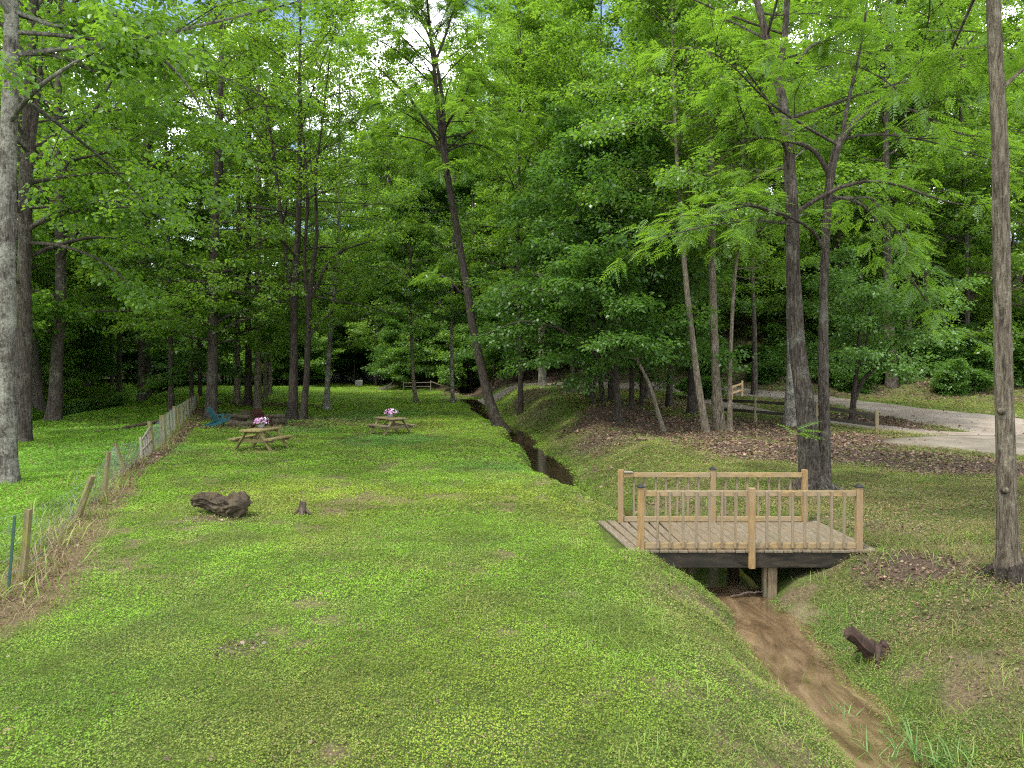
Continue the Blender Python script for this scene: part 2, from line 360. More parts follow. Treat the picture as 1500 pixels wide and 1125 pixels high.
def zones(x, y):
    s = x - creek_x(y); n1 = vnoise(x, y, .9, 11); n2 = vnoise(x, y, 2.6, 12); n3 = vnoise(x, y, 6.5, 13); n0 = vnoise(x, y, .28, 14)
    nz = .4 * n1 + .35 * n2 + .25 * n3
    lit = np.zeros(np.shape(x))
    for cx_, cy_, rx, ry, wt in LIT:
        q = np.hypot((x - cx_) / rx, (y - cy_) / ry) + .42 * nz
        lit = np.maximum(lit, wt * (1 - sstep(.6, 1.12, q)))
    ys = np.interp(x, [-60, -20, -6, 4, 12, 20, 30, 45], [104, 100, 72, 57, 49, 44, 40, 40])
    lit = np.maximum(lit, sstep(-2, 2, y - ys + 3 * nz) * (1 - sstep(6, 12, x) * (1 - sstep(58, 66, y)) * np.clip(.25 + .8 * nz, 0, .55)))
    fs = fence_side(x, y); wd = np.interp(y, [5, 9, 13, 20, 30, 45], [.8, .7, .6, .5, .65, .9])
    dry = (1 - sstep(.35, 1.0, np.abs(fs - .35 * wd) / wd + .35 * nz)) * (1 - sstep(46, 52, y))
    lit = np.maximum(lit, .9 * dry * sstep(15, 22, y))
    hw = np.interp(y, [0, 6.5, 8.5, 10, 14, 30, 60], [.19, .21, .29, .32, .42, .50, .34])
    sand = (1 - sstep(hw - .05, hw + .12 + .2 * np.clip(nz, 0, 1), np.abs(s) + .1 * nz)) * (1 - sstep(50, 62, y))
    sand = sand * (1 - .55 * sstep(12.6, 14, y)); sand = np.maximum(sand, .7 * (1 - sstep(.6, 1.1, np.hypot((x - 4.0) / .3, (y - 9.75) / .35) + .4 * nz)))
    grav = drive_mask(x, y)
    bare = sstep(.22, .58, nz + .22 * n0) * .9                         # small bare patches in the lawn
    bank = sstep(-2.3, -1.2, s) * (1 - sstep(-.5, -.3, s)) * (1 - sstep(13, 16, y)) * sstep(.0, .45, nz + .1)
    rough = sstep(.8, 1.6, s) * (1 - sstep(10, 13, y)) * sstep(-.25, .25, nz) + .8 * sstep(.8, 1.6, s) * sstep(11, 13, y) * (1 - sstep(17, 20, y)) * sstep(.0, .4, nz)   # patchy ground right of the creek
    return dict(lit=lit, dry=dry, sand=sand, grav=grav, bare=np.maximum(np.maximum(bare, .6 * bank), .75 * rough), s=s, fs=fs, nz=nz, n0=n0)
def spread(a, b, n): return list(np.linspace(a, b, n, endpoint=False))
gx = spread(-160, -60, 34) + spread(-60, -22, 60) + spread(-22, -9, 60) + spread(-9, 12, 210) + spread(12, 34, 74) + spread(34, 60, 40) + spread(60, 161, 34)
gy = spread(-6, 3, 12) + spread(3, 16, 140) + spread(16, 34, 120) + spread(34, 70, 110) + spread(70, 120, 70) + spread(120, 230, 40) + [230, 300, 420]
GX, GY = np.meshgrid(gx, gy); gX, gY = GX.ravel(), GY.ravel()
Z = zones(gX, gY); gz = h0(gX, gY) - .05 * Z['grav']
nx, ny = len(gx), len(gy)
ii = np.arange(nx * ny).reshape(ny, nx)
Fq = np.stack([ii[:-1, :-1], ii[:-1, 1:], ii[1:, 1:], ii[1:, :-1]], -1).reshape(-1, 4)
past = sstep(.0, -1.0, Z['fs'])
me = mesh_np('ground', np.stack([gX, gY, gz], -1), Fq, {'litter': Z['lit'], 'dry': Z['dry'], 'sand': Z['sand'], 'bare': Z['bare'], 'pasture': past, 'far': sstep(30, 52, gY)}, True)
def ground_mat():
    m, t = newmat('ground')
    v = obj_coord(t); A = {k: N(t, 'ShaderNodeAttribute', attribute_name=k).outputs['Fac'] for k in ('litter', 'dry', 'sand', 'bare', 'pasture', 'far')}
    n1 = noise(t, .35, 5, .6, v); n2 = noise(t, 3.0, 6, .65, v); n3 = noise(t, 28, 6, .7, v); n4 = noise(t, 90, 4, .7, v)
    gr = ramp(t, [(.3, (.035, .06, .009)), (.5, (.065, .11, .014)), (.7, (.105, .145, .022))], n2.outputs['Fac']).outputs['Color']
    gr = mixc(t, gr, (.05, .12, .03), ramp(t, [(.45, 0.0), (.7, .6)], n1.outputs['Fac']).outputs['Color'])
    gr = mixc(t, gr, (.045, .05, .018), ramp(t, [(.42, .75), (.62, 0.0)], n3.outputs['Fac']).outputs['Color'])
    gf = ramp(t, [(.3, (.07, .13, .015)), (.6, (.13, .23, .022)), (.75, (.16, .24, .03))], n3.outputs['Fac']).outputs['Color']; gr = mixc(t, gr, gf, A['far'])
    gp = mixc(t, gr, (.06, .17, .018), .5); gr = mixc(t, gr, gp, A['pasture'])
    soil = ramp(t, [(.3, (.05, .034, .02)), (.5, (.12, .085, .055)), (.7, (.19, .14, .09))], n3.outputs['Fac']).outputs['Color']
    lit = ramp(t, [(.28, (.016, .011, .008)), (.48, (.06, .042, .03)), (.62, (.105, .075, .055)), (.8, (.18, .14, .105))], n3.outputs['Fac']).outputs['Color']
    dry = ramp(t, [(.3, (.045, .032, .018)), (.55, (.13, .095, .052)), (.75, (.22, .17, .10))], n3.outputs['Fac']).outputs['Color']
    sand = ramp(t, [(.3, (.09, .062, .038)), (.5, (.17, .125, .082)), (.75, (.27, .21, .145))], n2.outputs['Fac']).outputs['Color']
    sand = mixc(t, sand, (.05, .033, .018), ramp(t, [(.5, 0.0), (.68, .6)], n3.outputs['Fac']).outputs['Color'])
    c = mixc(t, gr, soil, A['bare']); c = mixc(t, c, dry, A['dry']); c = mixc(t, c, lit, A['litter']); c = mixc(t, c, sand, A['sand'])
    hgt = math_(t, 'ADD', math_(t, 'MULTIPLY', n3.outputs['Fac'], .7), math_(t, 'MULTIPLY', n4.outputs['Fac'], .3))
    principled(t, c, .95, hgt, .8, .05, .12); return m
M['ground'] = ground_mat()
tag(link('ground', me, M['ground']), kind='structure')

# --- drive, spur, concrete pad
def gravel_mat():
    m, t = newmat('gravel'); v = obj_coord(t)
    n1 = noise(t, .5, 4, .6, v); n2 = noise(t, 40, 5, .7, v); n3 = noise(t, 4, 5, .6, v)
    c = ramp(t, [(.3, (.10, .08, .058)), (.5, (.195, .163, .127)), (.72, (.30, .26, .208))], n2.outputs['Fac']).outputs['Color']
    c = mixc(t, c, (.11, .085, .06), ramp(t, [(.42, 0.0), (.7, .75)], n3.outputs['Fac']).outputs['Color'])
    c = mixc(t, c, (.29, .255, .21), ramp(t, [(.45, 0.0), (.65, .5)], n1.outputs['Fac']).outputs['Color'])
    principled(t, c, .95, n2.outputs['Fac'], .5, .02, .15); return m
def concrete_mat():
    m, t = newmat('concrete'); v = obj_coord(t)
    n1 = noise(t, .7, 5, .6, v); n2 = noise(t, 60, 4, .7, v); n3 = noise(t, 5, 6, .65, v)
    c = ramp(t, [(.35, (.092, .077, .055)), (.65, (.18, .155, .116))], n1.outputs['Fac']).outputs['Color']
    c = mixc(t, c, (.16, .135, .10), ramp(t, [(.5, 0.0), (.72, .55)], n3.outputs['Fac']).outputs['Color'])
    principled(t, c, .85, n2.outputs['Fac'], .2, .006, .25); return m
M['gravel'] = gravel_mat(); M['concrete'] = concrete_mat()
def strip(name, pts, mat, dz, step=.6, across=9, wob=.35):
    P = np.array(pts, float); seg = np.r_[0, np.cumsum(np.hypot(*np.diff(P[:, :2], axis=0).T))]
    q = np.arange(0, seg[-1], step); x = np.interp(q, seg, P[:, 0]); y = np.interp(q, seg, P[:, 1]); wd = np.interp(q, seg, P[:, 2])
    k = np.ones(9) / 9
    for _ in range(2):
        x = np.convolve(np.pad(x, 4, 'edge'), k, 'valid'); y = np.convolve(np.pad(y, 4, 'edge'), k, 'valid')
    tx, ty = np.gradient(x), np.gradient(y); L = np.hypot(tx, ty); nxv, nyv = -ty / L, tx / L
    u = np.linspace(-.5, .5, across)
    e = wob * (vnoise(x, y, .55, 21) + .5 * vnoise(x, y, 1.7, 22)); e2 = wob * (vnoise(x, y, .6, 23) + .5 * vnoise(x, y, 1.9, 24))
    W = wd[:, None] * u[None] + np.where(u[None] < 0, e[:, None] * (-2 * u[None]), e2[:, None] * (2 * u[None]))
    X = x[:, None] + nxv[:, None] * W; Y = y[:, None] + nyv[:, None] * W
    Zz = h0(X, Y) + dz - .06 * (np.abs(u[None]) > .49)
    n = len(x); I = np.arange(n * across).reshape(n, across)
    Fq = np.stack([I[:-1, :-1], I[:-1, 1:], I[1:, 1:], I[1:, :-1]], -1).reshape(-1, 4)[:, ::-1]
    return tag(link(name, mesh_np(name, np.stack([X, Y, Zz], -1).reshape(-1, 3), Fq, None, True), mat), kind='structure')
strip('gravel_drive', DRIVE, M['gravel'], .010)
strip('gravel_path', SPUR, M['gravel'], .006, .5, 7, .25)
def pad():
    P = np.array(PAD, float); n = len(P); Q = []
    for i in range(n):                      # round the corners
        a, b, c = P[i - 1], P[i], P[(i + 1) % n]
        for t_ in np.linspace(.25, .75, 5):
            p0 = b + (a - b) * .5; p1 = b + (c - b) * .5
            Q.append((1 - t_) ** 2 * p0 + 2 * t_ * (1 - t_) * b + t_ ** 2 * p1)
    Q = np.array(Q); c = Q.mean(0); rings = [0, .2, .4, .6, .8, .93, 1]; V = []
    for r in rings:
        q = c + (Q - c) * max(r, 1e-3); V.append(np.column_stack([q, h0(q[:, 0], q[:, 1]) + .035]))
    q = Q.copy(); V.append(np.column_stack([q, h0(q[:, 0], q[:, 1]) - .1]))
    V = np.concatenate(V); m_ = len(Q); I = np.arange(len(V)).reshape(-1, m_); J = np.roll(I, -1, 1)
    Fq = np.stack([I[:-1], I[1:], J[1:], J[:-1]], -1).reshape(-1, 4)
    tag(link('concrete_pad', mesh_np('concrete_pad', V, Fq), M['concrete']), kind='structure')
pad()
# --- water
def water():
    ys = np.linspace(3, 66, 320); u = np.linspace(-1, 1, 9)
    X = creek_x(ys)[:, None] + u[None] * 1.0; Y = np.repeat(ys[:, None], 9, 1); Zw = np.repeat(water_z(ys)[:, None], 9, 1)
    I = np.arange(320 * 9).reshape(320, 9); Fq = np.stack([I[:-1, :-1], I[:-1, 1:], I[1:, 1:], I[1:, :-1]], -1).reshape(-1, 4)
    m, t = newmat('creek_water'); v = obj_coord(t, (2.2, .6, 1)); n = noise(t, 6, 6, .65, v, .8); n2 = noise(t, 1.6, 6, .68, obj_coord(t, (2.4, .7, 1)), .8)
    c = ramp(t, [(.32, (.04, .026, .013)), (.5, (.095, .064, .034)), (.68, (.17, .12, .068))], n2.outputs['Fac']).outputs['Color']
    sx = t.nodes.new('ShaderNodeSeparateXYZ'); t.links.new(obj_coord(t), sx.inputs[0])   # upstream shade, from under the bridge on, is painted into the water colour
    up_shade = ramp(t, [(.0, 0.0), (1.0, .85)], math_(t, 'MULTIPLY', math_(t, 'SUBTRACT', sx.outputs['Y'], 11.0), .16)).outputs['Color']
    c = mixc(t, c, (.016, .012, .007), up_shade)
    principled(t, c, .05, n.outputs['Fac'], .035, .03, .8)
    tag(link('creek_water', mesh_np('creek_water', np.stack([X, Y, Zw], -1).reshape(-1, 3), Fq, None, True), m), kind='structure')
water()

# ------------------------------------------------------------------ scatter
def frame_from(dirs, ups):
    """columns: lateral, forward(dirs), normal"""
    f = dirs / np.linalg.norm(dirs, axis=1, keepdims=True)
    l = np.cross(f, ups); l /= np.maximum(np.linalg.norm(l, axis=1, keepdims=True), 1e-6); n = np.cross(l, f)
    return np.stack([l, f, n], -1)
def scatter(tv, tf, pos, basis, scale):
    V = np.einsum('nij,vj->nvi', basis, tv) * scale[:, None, None] + pos[:, None, :]
    n, k = len(pos), len(tv)
    Fc = (tf[None] + (np.arange(n) * k)[:, None, None]).reshape(-1, tf.shape[1])
    return V.reshape(-1, 3), Fc
KITE = np.array([(0, 0, 0), (.36, .45, .07), (0, 1, -.05), (-.36, .45, .07)]); KITE_F = np.array([[0, 1, 2, 3]])
BLADE = np.array([(-.022, 0, 0), (.022, 0, 0), (.016, .55, .22), (-.016, .55, .22), (.003, 1, .16), (-.003, 1, .16)]); BLADE_F = np.array([[0, 1, 2, 3], [3, 2, 4, 5]])
def rand_dirs(n, zlo, zhi):
    a = rng.uniform(0, 2 * np.pi, n); z = rng.uniform(zlo, zhi, n); r = np.sqrt(1 - z * z); return np.stack([np.cos(a) * r, np.sin(a) * r, z], -1)
def ground_points(y0, y1, dens, xlo=None, xhi=None, margin=3.0):
    n = int(dens * (y1 - y0) * 2 * (.74 * y1 + margin)); x = rng.uniform(-1, 1, n) * (.74 * y1 + margin); y = rng.uniform(y0, y1, n)
    k = np.abs(x) < .74 * y + margin
    if xlo is not None: k &= (x > xlo)
    if xhi is not None: k &= (x < xhi)
    return x[k], y[k]

def lawn():
    Vs, Fs, Cs = [], [], []; off = 0
    bands = [(3.6, 8, 6200, .0158), (8, 13, 3800, .020), (13, 20, 1900, .031), (20, 32, 650, .048), (32, 52, 240, .075), (52, 100, 40, .14)]
    for y0, y1, dens, sz in bands:
        x, y = ground_points(y0, y1, dens)
        Zn = zones(x, y)
        keep = (1 - Zn['lit'] * .93) * (1 - Zn['dry'] * .92) * (1 - Zn['sand']) * (1 - Zn['grav']) * (1 - Zn['bare'] * .75)
        keep *= ~((x > 1.5) & (x < 5.5) & (y > 10.42) & (y < 12.62))
        keep *= (np.hypot((x + 12.3) / 1.2, (y - 35.5)/1.0) > .5)
        clump = .55 + .45 * vnoise(x, y, 7 if y0 < 13 else 3, 31)
        k = rng.random(len(x)) < keep * np.clip(clump + .55, .55, 1)
        x, y = x[k], y[k]; n = len(x); Zn = {a: b[k] for a, b in Zn.items()}
        fs, s = Zn['fs'], Zn['s']
        pas = sstep(0, -.8, fs); bnk = sstep(-2.0, -1.2, s) * (1 - sstep(14, 17, y)); rgt = sstep(.6, 1.6, s)
        ht = rng.uniform(.005, .05, n) * (1 + 1.2 * pas + .8 * bnk + .6 * rgt)
        pos = np.stack([x, y, h0(x, y) + ht], -1)
        d = rand_dirs(n, -.15, .45); up = rand_dirs(n, .55, 1.0)
        up[:, 1] -= .25
        sc = sz * rng.uniform(.5, 1.3, n) * (1 + .5 * (rng.random(n) < .04)) * (1 + .3 * pas)
        # colours: yellow-green lawn with blue-green patches, brighter pasture, duller right bank
        g = np.stack([np.full(n, .146), np.full(n, .256), np.full(n, .024)], -1)
        pt = vnoise(x, y, .22, 41); pt2 = vnoise(x, y, .7, 42)
        blue = sstep(.1, .55, pt)[:, None]; yel = sstep(.25, .9, -pt + .4 * pt2)[:, None]
        g = g * (1 - .7 * blue) + np.array([.075, .185, .04]) * .7 * blue
        g = g * (1 - .55 * yel) + np.array([.20, .225, .03]) * .55 * yel
        g = g * (1 - .75 * pas[:, None]) + np.array([.115, .235, .022]) * .75 * pas[:, None]
        g = g * (1 - .6 * rgt[:, None]) + np.array([.125, .15, .04]) * .6 * rgt[:, None]
        g = g * (1 - .45 * bnk[:, None]) + np.array([.14, .175, .045]) * .45 * bnk[:, None]
        far = sstep(44, 60, y)[:, None]; g = g * (1 - .5 * far) + np.array([.15, .26, .02]) * .5 * far
        thinp = sstep(0, .6, vnoise(x, y, 1.3, 48))
        br = rng.random(n) < (.07 + .36 * rgt + .24 * bnk + .12 * thinp); g[br] = np.array([.20, .15, .075]) * rng.uniform(.5, 1.2, (br.sum(), 1))
        mot = 1 + .30 * vnoise(x, y, 1.6, 43) + .22 * vnoise(x, y, 4.5, 44) + .14 * vnoise(x, y, .5, 45)
        thin = sstep(-.1, .7, vnoise(x, y, 1.0, 46) + .4 * vnoise(x, y, 3.1, 47))[:, None] * (1 - pas[:, None]); g = g * (1 - .4 * thin) + np.array([.15, .135, .05]) * .4 * thin
        g *= (rng.uniform(.72, 1.2, n) * np.clip(.15 + .85 * mot, .5, 1.4) * .94)[:, None]
        V, Fc = scatter(KITE, KITE_F, pos, frame_from(d, up), sc)
        Vs.append(V); Fs.append(Fc + off); Cs.append(np.repeat(g, 4, 0)); off += len(V)
    o = link('lawn_clover', mesh_np('lawn_clover', np.concatenate(Vs), np.concatenate(Fs), {'col': np.concatenate(Cs)}), M['grass'])
    tag(o, 'short yellow-green clover and weeds covering the lawn and pasture', 'ground cover', kind='stuff')
lawn()

def blades(name, x, y, length, cols, label, cat, lean=.9, per=1):
    n = len(x); d = rand_dirs(n, .15, lean)
    pos = np.stack([x, y, h0(x, y) - .01], -1)
    V, Fc = scatter(BLADE, BLADE_F, pos, frame_from(d, np.tile(np.array([[0, 0, 1.0]]), (n, 1)) + .3 * rand_dirs(n, -1, 1)), length)
    o = link(name, mesh_np(name, V, Fc, {'col': np.repeat(cols, 6, 0)}), M['grass']); tag(o, label, cat, kind='stuff')
# tufts of taller grass: right bank, creek edge, scattered on the lawn
def tufts():
    X, Y, L = [], [], []; FX, FY, FL = [], [], []
    cen = []
    for _ in range(420):
        y = rng.uniform(4.5, 11.5); x = rng.uniform(creek_x(y) + .45, creek_x(y) + 5.2); cen.append((x, y, rng.uniform(.08, .2), 16, .12))
    for _ in range(420):
        y = rng.uniform(4.5, 14); x = creek_x(y) - rng.uniform(.5, 2.6); cen.append((x, y, rng.uniform(.06, .16), 12, .10))
    for _ in range(20):
        y = rng.uniform(5.4, 7.9); x = creek_x(y) + rng.normal(.28, .16); cen.append((x, y, rng.uniform(.14, .28), 22, .09))
    for _ in range(14):
        y = rng.uniform(5.6, 7.2); x = creek_x(y) + rng.normal(.05, .1); cen.append((x, y, rng.uniform(.12, .22), 14, .08))
    for _ in range(520):
        y = rng.uniform(4.2, 16); x = rng.uniform(-.7 * y, 1.6); cen.append((x, y, rng.uniform(.05, .13), 10, .07))
    for _ in range(160):
        y = rng.uniform(13, 30); x = creek_x(y) + rng.uniform(.6, 4); cen.append((x, y, rng.uniform(.12, .25), 10, .2))
    for _ in range(170):
        t_ = rng.uniform(0, 1) ** 1.2; y = 8 + 36 * t_; fx = np.interp(y, [p[1] for p in FENCE], [p[0] for p in FENCE]); cen.append((fx + rng.normal(-.15, .3), y, rng.uniform(.15, .4), 14, .18))
    for y0, y1, dn, ln in ((3.6, 8, 1100, .042), (8, 13, 620, .05), (13, 20, 240, .07), (20, 34, 90, .10)):
        x_, y_ = ground_points(y0, y1, dn); Zq = zones(x_, y_); kq = rng.random(len(x_)) < (1 - Zq['lit']) * (1 - Zq['dry']) * (1 - Zq['sand']) * (1 - Zq['grav']) * (1 - .6 * Zq['bare']) * np.clip(.45 + .7 * vnoise(x_, y_, .8, 61) + .5 * vnoise(x_, y_, 3.3, 62), .05, 1)
        FX.append(x_[kq]); FY.append(y_[kq]); FL.append(ln * rng.uniform(.6, 1.7, kq.sum()) * (1 + .6 * (Zq['fs'][kq] < 0)))
    C = []
    for x, y, l, n, r in cen:
        X += list(x + rng.normal(0, r, n)); Y += list(y + rng.normal(0, r, n)); L += list(l * rng.uniform(.6, 1.4, n))
        c = np.array([.12, .20, .03]) if rng.random() < .6 else np.array([.17, .20, .05]); 
        if l > .2 and y < 8: c = np.array([.12, .21, .06])
        C.append(c[None] * rng.uniform(.6, 1.4, (n, 1)))
    FX, FY, FL = np.concatenate(FX), np.concatenate(FY), np.concatenate(FL)
    cf = np.array([.14, .25, .025])[None] * rng.uniform(.5, 1.35, (len(FX), 1)); tn = rng.random(len(FX)) < .12; cf[tn] = np.array([.24, .21, .09]) * rng.uniform(.6, 1.1, (tn.sum(), 1))
    kf = ~((FX > 1.5) & (FX < 5.5) & (FY > 10.4) & (FY < 12.6))
    blades('lawn_grass', FX[kf], FY[kf], FL[kf], cf[kf], 'fine short grass blades growing up through the clover of the lawn', 'grass', .75)
    X, Y, L = np.array(X), np.array(Y), np.array(L); C = np.concatenate(C)
    k = ~((X > 1.5) & (X < 5.5) & (Y > 10.4) & (Y < 12.6))
    blades('tall_grass', X[k], Y[k], L[k], C[k], 'tufts of taller green grass along the creek banks and fence', 'grass')
    # dry straw along the wire fence
    n = 10000; y = 6.5 + 40 * rng.random(n) ** 2.0; fx = np.interp(y, [p[1] for p in FENCE], [p[0] for p in FENCE])
    x = fx + np.abs(rng.normal(0, .42, n)) * np.where(rng.random(n) < .3, -.4, 1); 
    c = np.array([.22, .17, .10])[None] * rng.uniform(.35, 1.25, (n, 1))
    k = rng.random(n) < .55 + .6 * vnoise(x, y, 1.2, 51)
    blades('dry_grass', x[k], y[k], (rng.uniform(.08, .28, n) * np.clip(1.15 - (x - fx) * .6, .3, 1.2))[k], c[k], 'dry brown straw heaped along the foot of the wire fence', 'dry grass', .75)
    # straw on the right bank
    n = 17000; y = rng.uniform(4.5, 11.5, n); x = creek_x(y) + rng.uniform(.9, 5.5, n); k = rng.random(n) < .35 + .7 * vnoise(x, y, 1.1, 52)
    c = np.array([.25, .20, .11])[None] * rng.uniform(.35, 1.2, (n, 1))
    d = rand_dirs(n, .0, .25)
    blades('matted_straw', x[k], y[k], rng.uniform(.08, .22, n)[k], c[k], 'matted yellow-brown straw on the bank right of the creek', 'dry grass', .35)
tufts()
def litter():
    Vs, Fs, Cs = [], [], []; off = 0
    for y0, y1, dens, sz in [(4, 13, 300, .045), (13, 22, 130, .075), (22, 34, 75, .10), (34, 60, 22, .15), (60, 100, 4, .22)]:
        x, y = ground_points(y0, y1, dens); Zn = zones(x, y)
        k = rng.random(len(x)) < np.clip(Zn['lit'] + .25 * Zn['dry'] + .012 + .16 * (Zn['s'] > 1.2), 0, 1) * (1 - .85 * Zn['grav']) * (1 - Zn['sand']) * ~((x > 1.5) & (x < 5.5) & (y > 10.4) & (y < 12.6))
        x, y = x[k], y[k]; n = len(x)
        pos = np.stack([x, y, h0(x, y) + rng.uniform(.004, .03, n)], -1)
        B = frame_from(rand_dirs(n, -.2, .3), rand_dirs(n, .5, 1))
        pal = np.array([(.14, .075, .045), (.19, .115, .08), (.085, .05, .034), (.20, .14, .085), (.12, .07, .052)])
        c = pal[rng.integers(0, 5, n)] * rng.uniform(.55, 1.25, (n, 1))
        V, Fc = scatter(KITE, KITE_F, pos, B, sz * rng.uniform(.6, 1.4, n)); Vs.append(V); Fs.append(Fc + off); Cs.append(np.repeat(c, 4, 0)); off += len(V)
    o = link('fallen_leaves', mesh_np('fallen_leaves', np.concatenate(Vs), np.concatenate(Fs), {'col': np.concatenate(Cs)}), M['litter'])
    tag(o, 'brown fallen leaves lying under the trees right of the creek', 'leaf litter', kind='stuff')
litter()

# ------------------------------------------------------------------ trees
LEAF5 = np.array([(0, 0, 0), (.42, .30, .10), (.30, .78, .02), (0, 1, -.10), (-.30, .78, .02), (-.42, .30, .10)])
LEAF5_F = np.array([[0, 1, 2, 3], [0, 3, 4, 5]])
def pinnate():
    v, f = [], []
    def leaflet(b, d, L, wd):
        d = np.array(d) / np.linalg.norm(d); lat = np.cross(d, (0, 0, 1.0)); lat /= np.linalg.norm(lat); i = len(v); b = np.array(b)
        v.extend([b, b + d * L * .4 + lat * wd, b + d * L + np.array([0, 0, -.06 * L]), b + d * L * .4 - lat * wd]); f.append([i, i + 1, i + 2, i + 3])
    for k in range(7):
        u = .16 + .12 * k; z = -.28 * u * u
        for sgn in (-1, 1): leaflet((0, u, z), (sgn * .9, .42, -.22), .27 - .012 * abs(k - 2), .042)
    leaflet((0, .98, -.27), (0, 1, -.4), .22, .04)
    i = len(v); v.extend([(-.008, 0, 0), (.008, 0, 0), (.006, 1, -.28), (-.006, 1, -.28)]); f.append([i, i + 1, i + 2, i + 3])
    return np.array(v, float), np.array(f)
PIN_V, PIN_F = pinnate()
def tubes_batch(P, Rr, sides):
    N_, K = P.shape[:2]
    T = np.gradient(P, axis=1); T /= np.maximum(np.linalg.norm(T, axis=2, keepdims=True), 1e-9)
    ref = np.where(np.abs(T[:, :1, 2:3]) > .8, np.array([1.0, 0, 0]), np.array([0, 0, 1.0])); ref = np.broadcast_to(ref, T.shape)
    U = np.cross(T, ref); U /= np.maximum(np.linalg.norm(U, axis=2, keepdims=True), 1e-9); W = np.cross(T, U)
    a = np.arange(sides) * 2 * np.pi / sides
    V = P[:, :, None] + Rr[:, :, None, None] * (U[:, :, None] * np.cos(a)[None, None, :, None] + W[:, :, None] * np.sin(a)[None, None, :, None])
    idx = np.arange(N_ * K * sides).reshape(N_, K, sides); nxt = np.roll(idx, -1, 2)
    Fq = np.stack([idx[:, :-1], nxt[:, :-1], nxt[:, 1:], idx[:, 1:]], -1).reshape(-1, 4)
    return V.reshape(-1, 3), Fq
def resample(P, n):
    P = np.asarray(P, float); L = np.r_[0, np.cumsum(np.linalg.norm(np.diff(P[:, :3], axis=0), axis=1))]; q = np.linspace(0, L[-1], n)
    Q = np.stack([np.interp(q, L, P[:, i]) for i in range(P.shape[1])], -1)
    if n > 6:
        k = np.array([1, 2, 3, 2, 1]) / 9.0; e = Q.copy()
        for i in range(P.shape[1]): e[:, i] = np.convolve(np.pad(Q[:, i], 2, 'edge'), k, 'valid')
        e[0], e[-1] = Q[0], Q[-1]; Q = e
    return Q
def stem_mesh(P, sides, flare=0.0, lump=.06, seed=0):
    """P: n x 4 (x, y, z, r) -> irregular trunk with root flare"""
    n = len(P); T = np.gradient(P[:, :3], axis=0); T /= np.maximum(np.linalg.norm(T, axis=1, keepdims=True), 1e-9)
    U = np.cross(T, np.array([0, 1.0, 0.05])); U /= np.linalg.norm(U, axis=1, keepdims=True); W = np.cross(T, U)
    a = np.arange(sides) * 2 * np.pi / sides; r = P[:, 3][:, None] * np.ones((1, sides))
    zz = P[:, 2][:, None] - P[0, 2]
    r = r * (1 + lump * np.sin(a[None] * 3 + zz * 1.7 + seed) + lump * .7 * np.sin(a[None] * 5 - zz * 2.9 + seed * 2))
    if flare > 0:
        lobes = .55 + .45 * np.sin(a * 4 + seed * 1.3) * .9
        r = r * (1 + flare * np.exp(-np.maximum(zz, 0) / (P[0, 3] * 1.1)) * lobes[None])
    V = P[:, None, :3] + r[..., None] * (U[:, None] * np.cos(a)[None, :, None] + W[:, None] * np.sin(a)[None, :, None])
    I = np.arange(n * sides).reshape(n, sides); J = np.roll(I, -1, 1)
    Fq = np.stack([I[:-1], J[:-1], J[1:], I[1:]], -1).reshape(-1, 4); return V.reshape(-1, 3), Fq
def cat(parts):
    Vs, Fs, o = [], [], 0
    for V, Fc in parts:
        Vs.append(V); Fs.append(Fc + o); o += len(V)
    return np.concatenate(Vs), np.concatenate(Fs)
def branch_curves(p0, d0, L, K, lift, sag, wig):
    s = np.linspace(0, 1, K)[None, :, None]; n = len(p0)
    P = p0[:, None] + L[:, None, None] * (s * d0[:, None] + np.array([0, 0, 1.0]) * (lift * s * (1 - s) * 1.2 - sag * s * s))
    wv = rng.normal(0, 1, (n, 3))[:, None] * np.sin(s * np.pi * 1.5) * wig * L[:, None, None]; return P + wv
